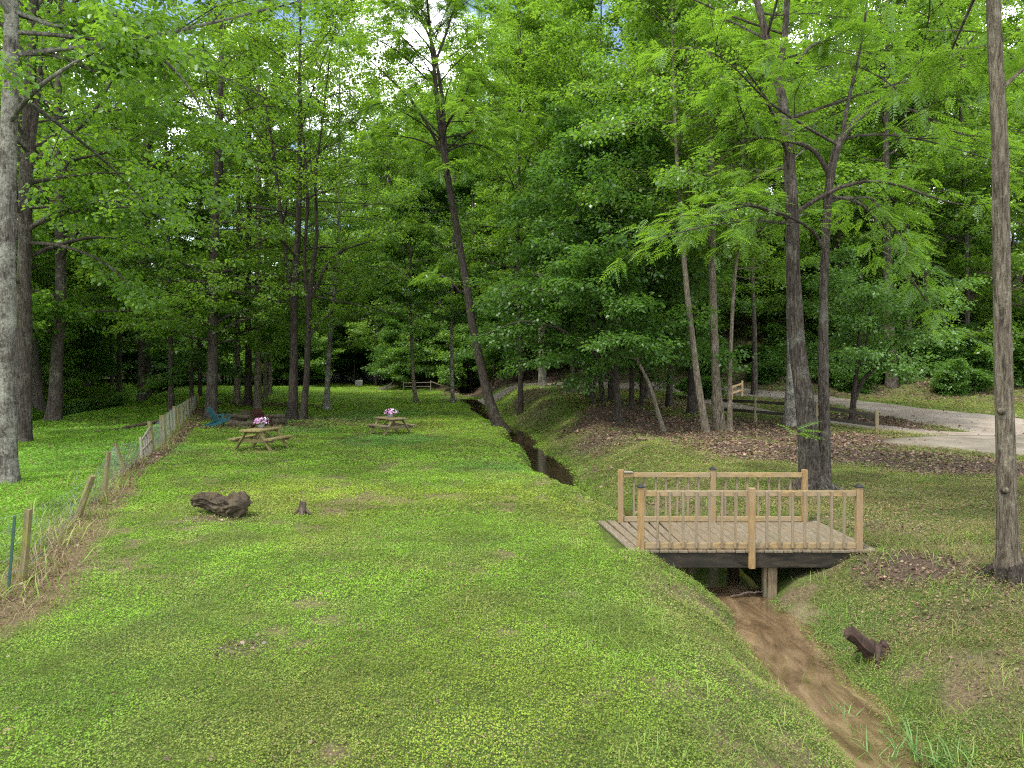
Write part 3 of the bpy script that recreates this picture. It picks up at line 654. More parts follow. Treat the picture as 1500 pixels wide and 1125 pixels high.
def grow(stems, base_z, height, radius, nb, nsec=9, nspr=5, limbs=(), top_thin=.35, low_droop=.1, asym=None, shape='oval', sec_len=.42):
    """returns limb tubes [(V,F)], spray positions, spray directions"""
    parts, prim, primL, primr = [], [], [], []
    wts = np.array([max(.05, s[-1, 2] - max(base_z, s[0, 2])) for s in stems]); wts /= wts.sum()
    K = 9
    for S_, wq in zip(stems, wts):
        m = max(3, int(round(nb * wq)))
        z0 = max(base_z, S_[0, 2]); z1 = S_[-1, 2]
        zz = z0 + (z1 - z0) * np.sort(rng.random(m)) ** .9
        p0 = np.stack([np.interp(zz, S_[:, 2], S_[:, i]) for i in range(3)], -1); r0 = np.interp(zz, S_[:, 2], S_[:, 3])
        u = np.clip((zz - base_z) / max(height - base_z, .1), 0, 1)
        if shape == 'oval': prof = np.sqrt(np.clip(1 - ((u - .42) / .62) ** 2, .04, 1))
        elif shape == 'broad': prof = np.sqrt(np.clip(1 - (u / 1.03) ** 2, .05, 1)) * (.75 + .25 * np.minimum(u * 4, 1))
        else: prof = np.sqrt(np.clip(1 - ((u - .62) / .66) ** 2, .06, 1))
        L = radius * prof * rng.uniform(.7, 1.2, m)
        az = np.arange(m) * 2.39996 + rng.uniform(0, 6.28) + rng.normal(0, .35, m)
        if asym is not None:
            L = L * (1 + asym[2] * (np.cos(az) * asym[0] + np.sin(az) * asym[1]))
        el = np.interp(u, [0, .35, 1], [R(6), R(24), R(62)]) + rng.normal(0, R(9), m)
        d = np.stack([np.cos(az) * np.cos(el), np.sin(az) * np.cos(el), np.sin(el)], -1)
        prim.append(branch_curves(p0, d, L, K, .12, low_droop * (1 - u).mean(), .035)); primL.append(L); primr.append(np.clip(r0 * .42, .012, .02 + .016 * L))
    P1 = np.concatenate(prim); L1 = np.concatenate(primL); r1 = np.concatenate(primr)
    parts.append(tubes_batch(P1, r1[:, None] * np.linspace(1, top_thin * .5, K)[None], 5))
    if len(limbs):
        ex = [resample(l, K) for l in limbs]
        for l, e in zip(limbs, ex):
            q = resample(l, 22); parts.append(stem_mesh(q, 8, 0, .05, 1.0))
        E = np.stack(ex); P1 = np.concatenate([P1, E[:, :, :3]]); L1 = np.r_[L1, [np.linalg.norm(e[-1, :3] - e[0, :3]) for e in ex]]; r1 = np.r_[r1, [e[:, 3].mean() for e in ex]]
    # secondaries
    n1 = len(P1); m = nsec; s = rng.uniform(.22, 1.0, (n1, m)); s[:, 0] = 1.0
    fi = s * (K - 1); i0 = np.minimum(fi.astype(int), K - 2); fr = (fi - i0)[..., None]; ar = np.arange(n1)[:, None]
    A = P1[ar, i0]; B = P1[ar, i0 + 1]; p = A + (B - A) * fr; tg = B - A; tg /= np.maximum(np.linalg.norm(tg, axis=2, keepdims=True), 1e-9)
    lat = np.cross(tg, np.array([0, 0, 1.0])); lat /= np.maximum(np.linalg.norm(lat, axis=2, keepdims=True), 1e-6)
    sg = np.where(np.arange(m) % 2 == 0, 1, -1)[None, :, None]
    d = tg * .75 + lat * sg * rng.uniform(.4, 1.0, (n1, m, 1)) + np.array([0, 0, 1.0]) * rng.normal(.08, .3, (n1, m, 1)); d /= np.linalg.norm(d, axis=2, keepdims=True)
    Ls = (sec_len * L1[:, None] * (1.05 - .55 * s) * rng.uniform(.6, 1.25, (n1, m))).ravel() + .25
    P2 = branch_curves(p.reshape(-1, 3), d.reshape(-1, 3), Ls, 4, .08, .12, .03)
    r2 = np.clip(.006 + .004 * Ls, .005, .03); parts.append(tubes_batch(P2, r2[:, None] * np.linspace(1, .35, 4)[None], 3))
    # sprays
    n2 = len(P2); u = rng.uniform(.1, 1.0, (n2, nspr)); u[:, 0] = 1; fi = u * 3; i0 = np.minimum(fi.astype(int), 2); fr = (fi - i0)[..., None]; ar = np.arange(n2)[:, None]
    A = P2[ar, i0]; B = P2[ar, i0 + 1]; sp = (A + (B - A) * fr).reshape(-1, 3); sd = (B - A); sd = sd / np.maximum(np.linalg.norm(sd, axis=2, keepdims=True), 1e-9); sd = sd.reshape(-1, 3)
    return parts, sp, sd
def leaf_sprays(sp, sd, nl, rs, size, kind='simple', droop=.25):
    n = len(sp)
    if kind == 'pinnate':
        pos = np.repeat(sp, nl, 0) + rng.normal(0, .06, (n * nl, 3)); d = np.repeat(sd, nl, 0)
        d = d + rand_dirs(n * nl, -.6, .6) * 1.1; d[:, 2] = d[:, 2] * .5 - droop * .5
        up = np.tile([[0, 0, 1.0]], (n * nl, 1)) + .35 * rand_dirs(n * nl, -1, 1)
        sc = size * rng.uniform(.65, 1.2, n * nl); V, Fc = scatter(PIN_V, PIN_F, pos, frame_from(d, up), sc); per = len(PIN_V)
    else:
        m = n * nl; a = rng.uniform(0, 2 * np.pi, m); r = rs * np.sqrt(rng.random(m))
        off = np.stack([np.cos(a) * r, np.sin(a) * r, rng.normal(0, .22 * rs, m) - .35 * r * droop], -1); pos = np.repeat(sp, nl, 0) + off
        d = off * (1 / max(rs, .01)) + rand_dirs(m, -.4, .3) * .8 + np.repeat(sd, nl, 0) * .4; d[:, 2] -= droop
        up = np.tile([[0, 0, 1.0]], (m, 1)) + .75 * rand_dirs(m, -1, 1)
        sc = size * rng.uniform(.6, 1.35, m)
        if kind == 'fine': V, Fc = scatter(LEAF5, LEAF5_F, pos, frame_from(d, up), sc); per = 6
        else: V, Fc = scatter(KITE, KITE_F, pos, frame_from(d, up), sc); per = 4
    spt = rng.random(n); tint = np.clip(np.repeat(np.repeat(spt, nl) * .6 + rng.random(n * nl) * .4, per), 0, 1)
    return V, Fc, tint
def plant_tree(name, label, catg, group, base, trunkVF, limbVF, leaf, bark_m, leaf_m):
    t = empty(name, base, label, catg, group); b = np.array(base)
    link('trunk', mesh_np('trunk', trunkVF[0] - b, trunkVF[1], None, True), bark_m, t)
    if limbVF is not None: link('limbs', mesh_np('limbs', limbVF[0] - b, limbVF[1], None, True), bark_m, t)
    V, Fc, tint = leaf; link('crown', mesh_np('crown', V - b, Fc, {'tint': tint}), leaf_m, t)
    return t
def px_path(pts, Y, dY=0.0):
    out_ = []; n = len(pts)
    for i, (px, py, wp) in enumerate(pts):
        Yi = Y + dY * (i / max(1, n - 1)); p = pw(px, py, Yi); out_.append((*p, wp * .85 / 2 / F_PX * Yi))
    return np.array(out_)
def key_tree(name, label, Y, stems, H, cb, rad, nb, bark_m, leaf_m, catg='tree', group=None, limbs=(), nl=10, rs=.42, size=.13, kind='simple', flare=.35, nsec=9, nspr=5, shape='oval', asym=None, sides=14, droop=.25, low_droop=.12, extra=None, sec_len=.42, limb_dY=None):
    ST, TM = [], []
    b0 = None
    if stems[0][0][0] < 420 and Y > 25: cb = cb * .62
    lf = stems[0][0][0] < 420 and Y > 25; nb = int(nb * (1.2 if lf else 1.3)); nl = nl + 1 if kind == 'pinnate' else int(nl * (1.2 if lf else 1.4))
    for i, s in enumerate(stems):
        P = px_path(s, Y)
        if i == 0 or s[0][2] > 0 and abs(P[0, 2] - b0[2]) < .6 if b0 is not None else True:
            zb = hz(P[0, 0], P[0, 1])
            if b0 is None: b0 = np.array([P[0, 0], P[0, 1], zb])
            if abs(P[0, 2] - zb) < 1.2: P[0, 2] = zb - .12
        if i == 0 and P[-1, 2] < H:           # carry the leader up to the full height
            t_ = P[-1, :3] - P[-2, :3]; t_ /= np.linalg.norm(t_); t_ = t_ * .4 + np.array([0, 0, .6]); t_ /= t_[2]
            P = np.vstack([P, np.r_[P[-1, :3] + t_ * (H - P[-1, 2]), max(.02, P[-1, 3] * .25)]])
        Q = resample(P, 40); Q[:, 3] = np.maximum(Q[:, 3], .012); ST.append(Q); TM.append(stem_mesh(Q, sides, flare if abs(P[0, 2] - b0[2]) < .5 else 0, .05, i * 2.1 + Y))
    LB = []
    for i, l in enumerate(limbs):
        LB.append(px_path(l, Y, (limb_dY[i] if limb_dY else 0)))
    parts, sp, sd = grow(ST, cb, H, rad, nb, nsec, nspr, LB, shape=shape, asym=asym, low_droop=low_droop, sec_len=sec_len)
    V, Fc, tint = leaf_sprays(sp, sd, nl, rs, size, kind, droop)
    if extra is not None:
        V2, F2, t2 = extra; V, Fc, tint = np.concatenate([V, V2]), np.concatenate([Fc, F2 + len(V)]), np.r_[tint, t2]
    return plant_tree(name, label, catg, group, b0, cat(TM), cat(parts), (V, Fc, tint), M[bark_m], M[leaf_m])

# --- trees one can tell apart (pixel columns of the photograph turned into points at each tree's own distance)
key_tree('poplar_tree', 'thick pale grey lichen-spotted trunk at the left edge of the pasture', 17,
    [[(10, 712, 36), (8, 620, 31), (10, 450, 28), (13, 300, 26), (20, 80, 23), (26, -150, 17), (30, -420, 9), (32, -600, 4)]], 21, 8.6, 7.0, 34, 'bark_grey', 'leaf_bright',
    limbs=[[(24, 82, 9), (70, 80, 8), (110, 92, 7), (140, 108, 6), (165, 100, 3)], [(24, 50, 8), (100, 55, 7), (170, 64, 6), (210, 68, 5), (250, 95, 5), (285, 135, 4), (306, 185, 2)], [(26, 20, 8), (90, 45, 7), (130, 35, 6), (170, 24, 5), (225, 34, 3)]],
    nl=12, size=.14, kind='fine', limb_dY=[1.5, 3, 2], asym=(.8, .3, .35))
key_tree('poplar_tree', 'grey mossy trunk just behind the pale trunk at the left edge', 27,
    [[(32, 655, 27), (35, 560, 24), (37, 420, 22), (39, 300, 20), (43, 200, 18), (55, 0, 14), (62, -250, 6)], [(43, 260, 13), (52, 190, 11), (62, 120, 9), (76, 10, 6), (85, -120, 3)]], 24, 5.5, 7.0, 36, 'bark_brown', 'leaf_mid',
    limbs=[[(42, 305, 7), (80, 303, 6), (110, 303, 5), (150, 314, 4), (180, 322, 2)], [(40, 356, 6), (80, 358, 6), (120, 368, 5), (160, 388, 4), (200, 425, 2)]], nl=12, size=.16, kind='fine', nsec=10)
key_tree('poplar_tree', 'brown flared trunk standing beside the ditch with a shrub at its right', 38,
    [[(78, 617, 25), (81, 570, 20), (85, 500, 18), (91, 430, 17), (88, 300, 14), (88, 150, 11), (95, 0, 8)]], 27, 7.5, 6.0, 34, 'bark_brown', 'leaf_mid', nl=12, size=.18, flare=.3, nsec=10)
key_tree('oak_tree', 'tall dark straight trunk in the middle of the pasture clearing', 55,
    [[(207, 588, 15), (208, 520, 12), (210, 420, 11), (214, 300, 10), (216, 200, 8), (222, 50, 5)]], 29, 8, 6.5, 34, 'bark_brown', 'leaf_mid', nl=12, size=.22)
key_tree('oak_tree', 'slimmer trunk right behind the dark straight trunk in the pasture', 62,
    [[(218, 576, 9), (218, 480, 8), (220, 300, 6), (222, 150, 4)]], 26, 8, 5, 26, 'bark_far', 'leaf_far', nl=12, size=.24)
key_tree('slender_tree', 'left one of two slender trunks behind the pasture shrub', 70, [[(164, 571, 6), (163, 480, 5), (160, 250, 4)]], 25, 9, 4.5, 22, 'bark_far', 'leaf_far', nl=11, size=.26)
key_tree('slender_tree', 'thicker right one of two slender trunks behind the pasture shrub', 66, [[(174, 572, 8), (176, 480, 7), (180, 250, 5)]], 27, 9, 5, 24, 'bark_far', 'leaf_mid', nl=11, size=.26)
key_tree('poplar_tree', 'stout pale trunk at the far end of the wire fence behind the teal chair', 42,
    [[(309, 610, 22), (311, 560, 17), (313, 470, 15), (313, 380, 14), (318, 280, 13), (323, 200, 11), (327, 80, 7), (330, -60, 3)]], 28, 6.0, 6.0, 34, 'bark_brown', 'leaf_mid',
    nl=12, size=.18, flare=.45, nsec=10)
key_tree('maple_tree', 'small dark maple leaning over the wire fence with low branches', 48,
    [[(281, 592, 7), (280, 520, 6), (282, 460, 5), (276, 400, 4), (260, 330, 2)]], 14, 4.2, 4.6, 24, 'bark_dark', 'leaf_dark', nl=12, size=.19, shape='broad',
    limbs=[[(281, 470, 5), (268, 445, 4), (245, 425, 3), (222, 418, 2)]])
key_tree('slender_tree', 'slender trunk just left of the stout fence-end trunk', 62, [[(293, 580, 7), (292, 480, 6), (294, 300, 4)]], 25, 8, 4.5, 22, 'bark_dark', 'leaf_far', nl=11, size=.25)
for px_, py_, wp, Y_, lb, bm in ((347, 587, 12, 56, 'leftmost trunk of the clump behind the log pile', 'bark_tan'), (363, 594, 14, 53, 'dark thick trunk in the clump behind the log pile', 'bark_dark'),
                             (377, 596, 14, 51, 'pale flared trunk in front of the clump behind the log pile', 'bark_tan'), (388, 582, 8, 60, 'thinner tan trunk at the back of the clump behind the log pile', 'bark_tan'), (395, 580, 8, 66, 'rightmost slim trunk of the clump behind the log pile', 'bark_tan')):
    key_tree('poplar_tree', lb, Y_, [[(px_, py_, wp), (px_ + 1, py_ - 60, wp * .75), (px_ + 1, 440, wp * .68), (px_ + 3, 300, wp * .6), (px_ + 4, 120, wp * .4)]], 27 + Y_ * .02, 8, 5, 26, bm, 'leaf_mid' if px_ % 2 else 'leaf_bright', nl=11, size=.2, flare=.5)
key_tree('forked_tree', 'dark two-stemmed tree beside the log pile and chairs', 41,
    [[(428, 618, 19), (430, 570, 15), (431, 480, 13), (432, 420, 12), (437, 350, 10), (440, 250, 8), (441, 130, 6), (442, 0, 3)],
     [(444, 620, 14), (447, 580, 11), (450, 540, 10), (452, 470, 9), (456, 410, 8), (466, 345, 6), (462, 260, 5), (474, 180, 3), (485, 80, 2)],
     [(431, 460, 9), (424, 410, 8), (414, 330, 6), (404, 240, 5), (390, 150, 3), (375, 60, 2)],
     [(452, 470, 7), (446, 380, 6), (452, 300, 5), (448, 220, 4), (440, 150, 2)]], 29, 6.0, 6.6, 60, 'bark_dark', 'leaf_mid',
    limbs=[[(454, 440, 6), (468, 412, 6), (480, 386, 5), (505, 365, 4), (550, 352, 2)], [(450, 500, 4), (470, 470, 4), (490, 455, 3)], [(428, 440, 4), (412, 410, 4), (385, 393, 2)]], nl=9, size=.15, rs=.4, nsec=8)
key_tree('lawn_tree', 'grey flared trunk standing alone on the bright far lawn', 51,
    [[(478, 599, 14), (479, 575, 9), (483, 500, 8), (489, 440, 7), (497, 360, 5), (498, 230, 3)]], 29, 5.0, 6.6, 44, 'bark_grey', 'leaf_mid', limbs=[[(488, 470, 4), (505, 440, 4), (524, 418, 3)], [(484, 500, 4), (476, 470, 4), (473, 430, 3)]], nl=10, size=.18, flare=.6)
key_tree('slender_tree', 'slim pale trunk on the lawn left of a leafy sapling', 60, [[(609, 587, 9), (605, 550, 6), (601, 440, 5), (603, 300, 3)]], 17, 4.5, 4.5, 24, 'bark_tan', 'leaf_dark', nl=11, size=.2, flare=.6)
key_tree('slender_tree', 'slim grey trunk at the end of the sloping rail', 60, [[(663, 593, 7), (662, 530, 6), (662, 430, 5), (666, 300, 4), (668, 200, 3)]], 19, 5, 4.5, 24, 'bark_grey', 'leaf_dark', nl=11, size=.2)
key_tree('leaning_tree', 'tall leaning tree rooted on the creek bank and forked near the top', 36,
    [[(738, 648, 26), (728, 625, 20), (716, 585, 16), (704, 535, 15), (692, 480, 14), (684, 420, 13), (670, 340, 12), (656, 260, 11), (645, 190, 8), (638, 120, 7), (630, 40, 5), (622, -40, 3)],
     [(656, 258, 9), (651, 200, 7), (649, 145, 6), (636, 70, 5), (608, 10, 3), (590, -40, 2)]], 24.5, 12.5, 4.4, 36, 'bark_dark', 'leaf_bright',
    limbs=[[(648, 225, 6), (630, 190, 5), (605, 150, 4), (575, 120, 3), (545, 92, 2)], [(650, 195, 5), (664, 170, 4), (680, 145, 3), (690, 120, 2)], [(636, 100, 5), (655, 50, 4), (672, -10, 2)], [(640, 60, 4), (620, 20, 3), (590, -20, 2)], [(676, 430, 3), (655, 405, 3), (625, 408, 2)]],
    nl=3, size=.52, kind='pinnate', nsec=8, nspr=4, flare=.3)
key_tree('oak_tree', 'thick grey trunk by the far bend of the drive', 57, [[(795, 581, 15), (794, 520, 12), (792, 380, 10), (795, 200, 6)]], 26, 7, 6, 30, 'bark_grey', 'leaf_mid', nl=11, size=.22)
for px_, py_, wp, Y_, lean, lb, hh in ((870, 608, 7, 37, 2, 'thinnest upright trunk at the left of the maple clump', 11), (884, 608, 11, 37.5, -10, 'maple trunk second from the left of the clump beyond the creek', 15), (896, 608, 12, 38.5, -4, 'maple trunk in the middle of the clump beyond the creek', 17),
                                   (908, 632, 13, 32, -9, 'nearest maple trunk of the clump with spread grey roots', 13), (925, 614, 10, 36.5, 1, 'straight maple trunk right of the nearest rooted one', 15), (939, 608, 9, 38, 5, 'rightmost upright trunk of the maple clump', 14)):
    key_tree('maple_tree', lb, Y_, [[(px_, py_, wp), (px_ + lean * .3, py_ - 40, wp * .8), (px_ + lean, 500, wp * .7), (px_ + lean * 1.5, 400, wp * .5), (px_ + lean * 2, 320, wp * .25)]], hh, 2.9, 5.2, 30, 'bark_dark', 'leaf_dark', group='maple clump beyond the creek',
             nl=12, size=.16, rs=.5, shape='broad', low_droop=.22, droop=.35, nsec=9, flare=.5, limbs=([[(904, 560, 6), (870, 515, 5), (820, 480, 4), (760, 468, 3), (715, 490, 1)], [(900, 520, 5), (850, 450, 4), (790, 420, 3), (735, 432, 1)]] if px_ == 908 else ()))
key_tree('maple_sapling', 'thin leaning sapling between the maple clump and the tan trunks', 29.5, [[(974, 644, 10), (964, 605, 7), (953, 565, 6), (935, 530, 5), (915, 490, 3), (890, 450, 2)]], 6.8, 3.0, 3.2, 18, 'bark_tan', 'leaf_dark', nl=12, size=.15, shape='broad', low_droop=.2)
key_tree('poplar_tree', 'dark trunk behind the two tan trunks left of the rail fence', 36, [[(1014, 620, 18), (1014, 560, 14), (1014, 400, 12), (1014, 280, 9), (1013, 120, 6)]], 25, 7, 4.6, 26, 'bark_dark', 'leaf_mid', nl=11, size=.16)
key_tree('poplar_tree', 'tan trunk bending to the left at the near edge of the leaf litter', 29, [[(1035, 642, 15), (1031, 610, 12), (1022, 560, 11), (1012, 480, 10), (1003, 400, 9), (998, 340, 8), (990, 230, 6), (984, 90, 4)]], 19, 9.0, 4.2, 24, 'bark_tan', 'leaf_bright', nl=11, size=.15, flare=.2)
key_tree('poplar_tree', 'thickest tan trunk at the left end of the split rail fence', 30, [[(1054, 634, 22), (1051, 590, 17), (1048, 540, 14), (1044, 450, 13), (1042, 350, 13), (1040, 200, 10), (1036, 0, 6)]], 24, 9, 5.0, 28, 'bark_tan', 'leaf_mid', nl=11, size=.15, flare=.3)
key_tree('slender_tree', 'slim tan trunk beside the thickest tan trunk at the rail fence', 29.5, [[(1069, 636, 11), (1069, 590, 8), (1070, 520, 6), (1073, 440, 6), (1080, 360, 5), (1086, 250, 3)]], 15, 7, 3.0, 20, 'bark_tan', 'leaf_mid', nl=11, size=.14)
key_tree('poplar_tree', 'grey trunk behind the middle of the split rail fence', 31.5, [[(1157, 629, 22), (1158, 590, 17), (1158, 520, 13), (1154, 380, 10), (1150, 220, 8), (1150, 60, 5)]], 24, 8.0, 4.6, 28, 'bark_grey', 'leaf_mid', nl=11, size=.15, flare=.5)
def sprig(c, n, size):
    pos = np.tile(c, (n, 1)) + rng.normal(0, .05, (n, 3)); d = rand_dirs(n, -.1, .5); d[:, 1] -= .7
    V, Fc = scatter(PIN_V, PIN_F, pos, frame_from(d, np.tile([[0, -.2, 1.0]], (n, 1))), size * rng.uniform(.8, 1.15, n)); return V, Fc, np.full(len(V), .9)
key_tree('walnut_tree', 'big double-trunked walnut tree growing beside the far end of the footbridge', 16,
    [[(1192, 722, 42), (1187, 680, 36), (1180, 600, 30), (1167, 500, 27), (1160, 400, 23), (1159, 290, 21), (1151, 180, 17), (1133, 100, 13), (1119, 50, 12), (1104, 0, 10), (1085, -120, 7), (1070, -260, 3)],
     [(1208, 720, 24), (1208, 660, 20), (1208, 600, 18), (1205, 500, 16), (1206, 420, 14), (1208, 360, 14), (1213, 260, 14), (1224, 207, 13), (1245, 180, 12), (1290, 146, 9), (1340, 118, 7), (1395, 86, 4), (1430, 50, 2)],
     [(1138, 115, 10), (1148, 50, 10), (1154, -60, 8), (1165, -260, 4)]], 16.5, 6.0, 5.0, 28, 'bark_brown', 'leaf_bright',
    limbs=[[(1232, 198, 7), (1240, 150, 6), (1255, 90, 5), (1266, 20, 4), (1270, -40, 2)], [(1211, 254, 9), (1197, 228, 8), (1180, 214, 7), (1150, 207, 6), (1110, 202, 5), (1083, 210, 3)], [(1110, 202, 4), (1092, 185, 3), (1078, 145, 2)],
           [(1206, 368, 6), (1193, 342, 6), (1180, 331, 5), (1150, 315, 4), (1100, 300, 3), (1050, 312, 2)], [(1215, 290, 6), (1250, 291, 5), (1275, 310, 5), (1290, 340, 4), (1318, 375, 4), (1340, 420, 3), (1390, 480, 1)], [(1290, 152, 5), (1340, 165, 5), (1385, 190, 4), (1450, 215, 2)],
           [(1240, 292, 4), (1275, 289, 4), (1300, 325, 3), (1325, 355, 2)], [(1165, 95, 6), (1185, 70, 6), (1225, 57, 4)], [(1160, 330, 5), (1110, 322, 4), (1040, 330, 3), (980, 345, 2)]],
    nl=3, size=.37, kind='pinnate', nsec=8, nspr=4, flare=.6, limb_dY=[0, -1, -1.5, -1.5, 0, .5, -1, 0, -2.5], extra=sprig(pw(1168, 632, 15.5), 9, .5), sec_len=.36)
key_tree('walnut_tree', 'single straight trunk standing at the right edge beside the creek bank', 9,
    [[(1484, 862, 44), (1480, 820, 33), (1475, 700, 29), (1468, 500, 27), (1465, 300, 26), (1458, 150, 24), (1450, 0, 20), (1440, -300, 16), (1430, -900, 6)]], 15.5, 6.8, 4.4, 22, 'bark_tan', 'leaf_bright',
    limbs=[[(1464, 132, 8), (1485, 112, 6), (1520, 85, 5), (1580, 40, 3)]], nl=3, size=.37, kind='pinnate', nsec=8, nspr=4, flare=.7, asym=(.2, -.2, .2))
key_tree('dogwood_tree', 'small V-shaped tree in the leaf bed behind the rail fence', 33,
    [[(1248, 615, 12), (1251, 580, 9), (1255, 540, 6), (1259, 490, 5), (1262, 430, 3)], [(1252, 585, 8), (1264, 556, 7), (1288, 532, 5), (1312, 500, 3), (1335, 470, 2)], [(1254, 545, 5), (1268, 510, 4), (1275, 450, 2)]], 7.6, 2.9, 3.4, 26, 'bark_dark', 'leaf_shrub', nl=12, size=.13, shape='broad', nsec=9, low_droop=.18)

for px_, Y_, H_, cb_, rd_, lf_, bm_, lb_ in (
    (762, 47, 27, 7, 5.5, 'leaf_mid', 'bark_dark', 'tall tree with a dark trunk just right of the leaning creek tree'), (838, 50, 29, 8, 6.2, 'leaf_bright', 'bark_brown', 'tallest bright crown rising above the middle of the maple clump'),
    (862, 43, 25, 7, 5.0, 'leaf_mid', 'bark_dark', 'tall straight tree behind the left end of the maple clump'), (948, 46, 28, 7.5, 5.8, 'leaf_bright', 'bark_brown', 'tall tree with a bright crown behind the leaning sapling'), (980, 40, 22, 5, 4.6, 'leaf_mid', 'bark_dark', 'dark tree between the maple clump and the tan trunks'),
    (1105, 47, 31, 8, 5.4, 'leaf_bright', 'bark_brown', 'tall tree behind the short new rail fence at the drive bend'), (1330, 49, 29, 4.0, 6.0, 'leaf_bright', 'bark_far', 'bright broad tree rising from the hedge right of the V-shaped tree'), (1415, 50, 30, 4.0, 6.0, 'leaf_mid', 'bark_far', 'leafy tree behind the hedge left of the straight trunk'),
    (1530, 44, 27, 4.5, 6.0, 'leaf_mid', 'bark_far', 'leafy tree behind the hedge right of the straight trunk'), (1225, 54, 32, 5, 5.6, 'leaf_mid', 'bark_brown', 'tree on the bank seen between the walnut and the V-shaped tree'),
    (560, 92, 33, 8, 7.5, 'leaf_bright', 'bark_brown', 'tall bright tree behind the right part of the far lawn'), (690, 78, 24, 6, 5.6, 'leaf_mid', 'bark_dark', 'tree beyond the drive just left of the leaning creek tree'), (120, 30, 23, 7.5, 5.5, 'leaf_bright', 'bark_brown', 'bright leafy tree behind the fallen branch in the pasture'),
    (456, 98, 46, 9, 8.5, 'leaf_bright', 'bark_brown', 'very tall tree behind the right end of the black board fence'), (500, 106, 52, 12, 9.0, 'leaf_mid', 'bark_brown', 'very tall tree behind the pale stone block and far lawn'),
    (250, 46, 27, 7.5, 6.0, 'leaf_bright', 'bark_brown', 'bright leafy tree in the pasture left of the small fence maple')):
    if px_ == 120: continue
    x_ = (px_ - CX) / F_PX * Y_; by = HY + (CAM_Z - hz(x_, Y_)) / Y_ * F_PX; wp = .5 / Y_ * F_PX
    key_tree('tall_tree', lb_, Y_, [[(px_, by, wp), (px_ + 1, by - 60, wp * .75), (px_ + rng.uniform(-8, 8), by - 200, wp * .6), (px_ + rng.uniform(-14, 14), by - 380, wp * .4)]], H_, cb_, rd_, 32, bm_, lf_, nl=11, size=.19, nsec=9)
# --- prototypes copied through the wood
def proto(name, H, cb, rad, nb, bark_m, leaf_m, nl, size, rs=.6, shape='oval', tr=.25, nsec=8, nspr=5, low_droop=.12):
    z = np.linspace(0, H, 24); b = rng.normal(0, 1, 2) * .5
    P = np.stack([b[0] * np.sin(z / H * 3), b[1] * np.sin(z / H * 2.4), z - .2 * (z == 0), np.maximum(tr * (1 - z / H) ** .8, .02)], -1)
    T = stem_mesh(P, 9, .4, .06, H); parts, sp, sd = grow([P], cb, H, rad, int(nb * 1.12), nsec, nspr, shape=shape, low_droop=low_droop); nl = int(nl * 1.25)
    lv = leaf_sprays(sp, sd, nl, rs, size)
    t = plant_tree(name, None, None, None, (0, 0, 0), T, cat(parts), lv, M[bark_m], M[leaf_m]); return t
def mult_shrub(name, H, rad, nstem, leaf_m, nl, size):
    SP, SD, parts = [], [], []
    for i in range(nstem):
        a = rng.uniform(0, 6.28); r = rng.uniform(0, .5) * rad; hh = H * rng.uniform(.6, 1); tipx, tipy = np.cos(a) * (r + rad * .45), np.sin(a) * (r + rad * .45)
        s = np.linspace(0, 1, 9); P = np.stack([np.cos(a) * r * .4 + (tipx - np.cos(a) * r * .4) * s, np.sin(a) * r * .4 + (tipy - np.sin(a) * r * .4) * s, hh * s ** .85 - .1 * (s == 0), .03 * (1 - s) + .008], -1)
        parts.append(stem_mesh(P, 5)); pp, sp, sd = grow([P], hh * .05, hh, rad * .5, 9, 6, 4, shape='broad'); parts += pp; SP.append(sp); SD.append(sd)
    lv = leaf_sprays(np.concatenate(SP), np.concatenate(SD), nl, .3, size)
    t = empty(name, (0, 0, 0), None, None); VF = cat(parts)
    link('stems', mesh_np('stems', VF[0], VF[1], None, True), M['bark_dark'], t); link('foliage', mesh_np('foliage', lv[0], lv[1], {'tint': lv[2]}), M[leaf_m], t); return t
PT = [proto('forest_tree', 27, 8, 5.6, 32, 'bark_far', 'leaf_far', 11, .24, .6, tr=.34), proto('forest_tree', 24, 6, 5.8, 32, 'bark_far', 'leaf_mid', 11, .24, .6, tr=.3), proto('forest_tree', 30, 10, 6.2, 34, 'bark_brown', 'leaf_far', 11, .25, .6, tr=.4, shape='top')]
PM = [proto('young_tree', 15, 2.8, 4.6, 30, 'bark_far', 'leaf_bright', 11, .21, .55, tr=.17), proto('young_tree', 13, 2.2, 4.8, 30, 'bark_far', 'leaf_mid', 11, .21, .55, 'broad', tr=.15, low_droop=.2), proto('young_tree', 17, 3.5, 4.6, 30, 'bark_far', 'leaf_far', 11, .22, .55, tr=.18)]
PU = [proto('understory_tree', 7.5, 1.0, 3.8, 26, 'bark_dark', 'leaf_dark', 11, .19, .5, 'broad', tr=.09, low_droop=.2), proto('understory_tree', 6, .5, 3.6, 26, 'bark_dark', 'leaf_bright', 11, .19, .5, 'broad', tr=.08, low_droop=.2)]
PS = [mult_shrub('shrub', 2.6, 1.9, 9, 'leaf_shrub', 9, .15), mult_shrub('shrub', 1.5, 1.7, 9, 'leaf_dark', 9, .15)]
USED = {}
def place(protos, i, x, y, label, catg, group, sc=1.0, name=None):
    p = protos[i % len(protos)]
    o = p if p.name not in USED else copy_tree(p)
    USED[p.name] = 1
    o.location = (float(x), float(y), hz(x, y) - .05); o.rotation_euler = (0, 0, rng.uniform(0, 6.28))
    s = sc * rng.uniform(.88, 1.14); o.scale = (s, s, s * rng.uniform(.94, 1.08)); tag(o, label, catg, group)
    if name: o.name = name
    return o
